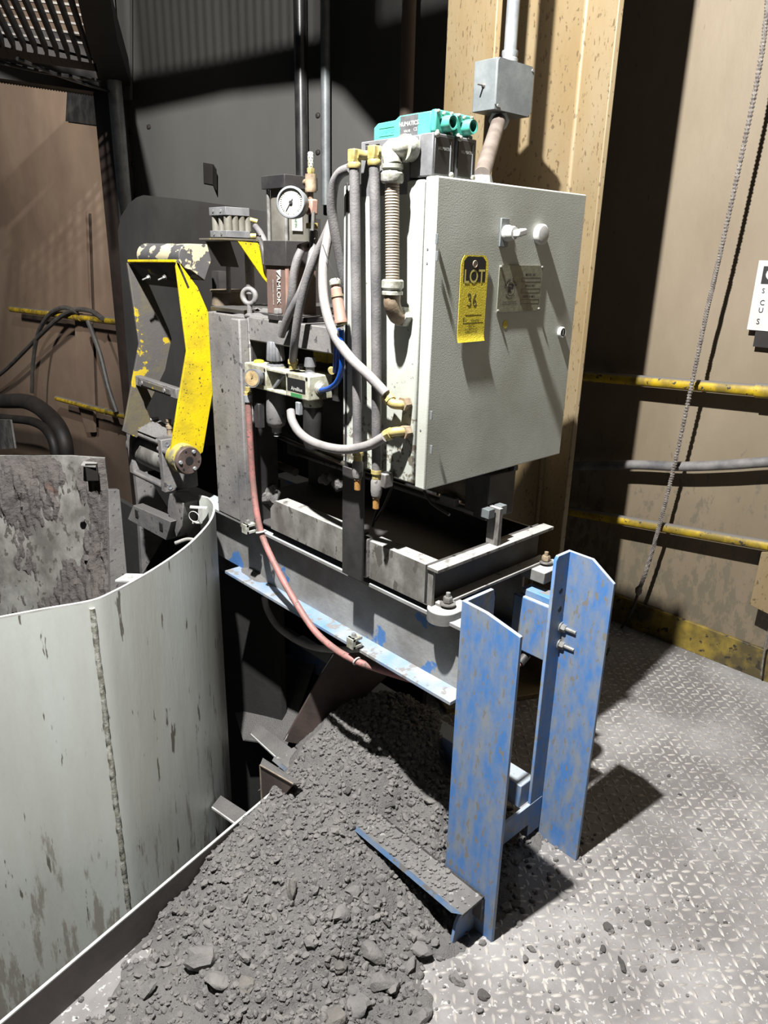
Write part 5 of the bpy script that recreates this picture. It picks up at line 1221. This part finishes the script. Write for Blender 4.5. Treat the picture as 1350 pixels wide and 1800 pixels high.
for k in range(260):
    x, y = rnd.uniform(1.003, 1.068), .79+.36*rnd.random()**.7; r = .0018+.0055*rnd.random()**2; o_ = len(cr.v)
    cr.v += [V((x, y, .1205+r*.4))+V((v.x*r*1.2, v.y*r, v.z*r*.7)) for v in IV]; cr.f += [tuple(i+o_ for i in f) for f in IF]
# sprinkle on the steel floor
for k in range(900):
    x, y = rnd.uniform(.85, 2.6), rnd.uniform(-.2, 1.35)
    if y > curb_y(x) or rnd.random() > math.exp(-max(0, math.hypot(x-1.15, y-.8)-.15)*2.6)+.03: continue
    r = .0012+.0035*rnd.random()**2; o_ = len(cr.v)
    cr.v += [V((x, y, r*.4))+V((v.x*r*1.2, v.y*r, v.z*r*.7)) for v in IV]; cr.f += [tuple(i+o_ for i in f) for f in IF]
o = cr.top('sand_crumbs', 'rock', 'countless small grey crumbs strewn over the pile and floor', 'crumbs'); o['kind'] = 'stuff'
# lumps
protos = []
for k in range(7):
    mb = lump((0, 0, 0), 1.0, 40+k*3.7, (1, rnd.uniform(.75, .95), rnd.uniform(.5, .75)), .5, 2)
    ob_ = mb.obj('sand_lump', ('rock', 'rock', 'rock', 'rock_dark', 'rock', 'rock_light', 'rock')[k], V((0, 0, 0))); ob_.data.polygons.foreach_set('use_smooth', [k % 2 == 0]*len(ob_.data.polygons)); protos.append(ob_)
used = [False]*7
def rock(x, y, r, k, label, group=None, zz=None, rot=None, sc=(1, 1, 1), emb=.25):
    if not used[k]: o = protos[k]; used[k] = True
    else: o = protos[k].copy(); C.objects.link(o)
    for key in ('group',):
        if key in o: del o[key]
    o.scale = (r*sc[0], r*sc[1], r*sc[2]); o.rotation_euler = rot or (rnd.uniform(-.5, .5), rnd.uniform(-.5, .5), rnd.uniform(0, 6.28))
    z = surf(x, y) if zz is None else zz
    o.location = (x, y, z+r*emb*sc[2]+r*.12); return tag(o, label, 'lump', group)
big = [(357, 1684, .037, 0, 'big oval lump near the bottom left of the pile, left of the flat round one', (1, .8, .95)),
       (386, 1722, .029, 2, 'flat round disc-like lump near the bottom left of the pile', (1, 1, .6)),
       (257, 1740, .025, 4, 'blocky lump by the edging plate, low at left', (1, .8, .8)),
       (652, 1665, .030, 6, 'large rounded lump low in the middle of the pile', (1, .95, 1)),
       (741, 1668, .026, 2, 'round hollowed lump low on the right side of the pile', (1, 1, .7)),
       (667, 1725, .029, 0, 'ball-like lump just below the large rounded one', (1, .95, 1)),
       (513, 1563, .020, 5, 'pale wedge-shaped shard standing in the middle of the pile', (.5, 1.2, 1.4)),
       (488, 1511, .015, 4, 'light flat chip halfway up the pile', (1, .8, .5)),
       (601, 1607, .024, 6, 'dark angular lump left of centre, mid-low pile', (1, .9, .8)),
       (625, 1768, .030, 0, 'broad smooth lump at the bottom photo edge, middle', (1, 1, .7)),
       (590, 1790, .026, 5, 'pale broken lump at the bottom photo edge, left of the broad one', (1, .9, .8)),
       (545, 1655, .018, 4, 'rough lump left of the pale stones low in the pile', (1, .9, .8)),
       (598, 1700, .016, 5, 'pale stone between the rounded lumps low in the pile', (1, .9, .9)),
       (720, 1700, .018, 6, 'squat lump beneath the hollowed round lump', (1, .8, .8)),
       (850, 1320+430, .015, 3, 'dark lump on the bright floor below the near post', (1, .8, .7)),
       (1094, 1695, .018, 3, 'long flat dark stone lying on the tread plate', (1.1, .5, .4)),
       (1060, 1667, .011, 3, 'pointed dark stone above the long flat one on the floor', (.6, 1, .6)),
       (1068, 1630, .013, 3, 'cluster stone, darkest, right of the near post on the floor', (1, .9, .7)),
       (1139, 1623, .008, 3, 'small round dark stone right of the floor cluster', (1, 1, .9)),
       (980, 1695, .009, 3, 'small dark stone on the floor left of the long flat one', (1, .7, .6)),
       (990, 1575, .016, 4, 'flat grey flake on the floor between the two posts', (1, .7, .35)),
       (1230, 1458, .008, 3, 'lone dark stone far right on the tread plate', (1, .8, .7)),
       (1176, 1364, .007, 3, 'lone dark stone beyond the post shadow tip', (1, .8, .7)),
       (1195, 1396, .006, 3, 'small stone just right of the post shadow tip', (1, .8, .7)),
       (1275, 1622, .006, 3, 'tiny dark stone near the right edge of the floor', (1, .8, .7))]
for px, py, r, k, lb, sc in big:
    z = .03
    for _ in range(6): p = P(px, py, z=z); z = surf(p.x, p.y)+r*.3
    rock(p.x, p.y, r, k, lb, None, surf(p.x, p.y), None, sc)
def region(x, y):
    if x > 1.09 and y < 1.0: k = 'between the two blue posts'
    elif y > curb_y(x)-.13: k = 'along the edging plate'
    elif y > 1.12: k = 'on the upper slope under the beam'
    elif x > .78 and y < .93: k = 'at the pile foot left of the near post'
    elif y > .98: k = 'on the middle of the sand slope'
    else: k = 'on the low front of the sand pile'
    return 'small irregular grey lump loose '+k, 'small lumps '+k
n_ = 0; placed = []
while n_ < 262:
    x, y = rnd.uniform(.2, 1.45), rnd.uniform(.5, 1.42)
    if y > curb_y(x)-.025: continue
    h = inpile(x, y)
    if h < .004 and rnd.random() > .12: continue
    if .98 < x < 1.09 and y < 1.15: continue
    near = max(0, min(1, (1.25-y)/.5)); r = .0075+.0135*rnd.random()**1.6*(.4+near)
    if any((x-a)**2+(y-b)**2 < (.8*(r+c))**2 for a, b, c in placed): continue
    if 1.40 < x < 1.46 and .74 < y < .9: continue
    placed.append((x, y, r))
    rock(x, y, r, rnd.choice((0, 1, 2, 4, 6, 0, 1, 3, 5, 6)), *region(x, y), None, None, (1, rnd.uniform(.6, 1), rnd.uniform(.5, .95)), .15)
    n_ += 1
# sand drift below beam, left
o = heap(P(395, 985, x=1.2), .05, .13, .10, 5); o = o.top('sand_drift', 'sand', 'small drift of sand behind the bin rim by the blue flange', 'sand drift'); o['kind'] = 'stuff'
o = heap((1.13, 1.74, .581), .05, .08, .02, 6); o = o.top('sand_drift', 'sand', 'sand drift at the far end of the blue flange', 'sand drift'); o['kind'] = 'stuff'
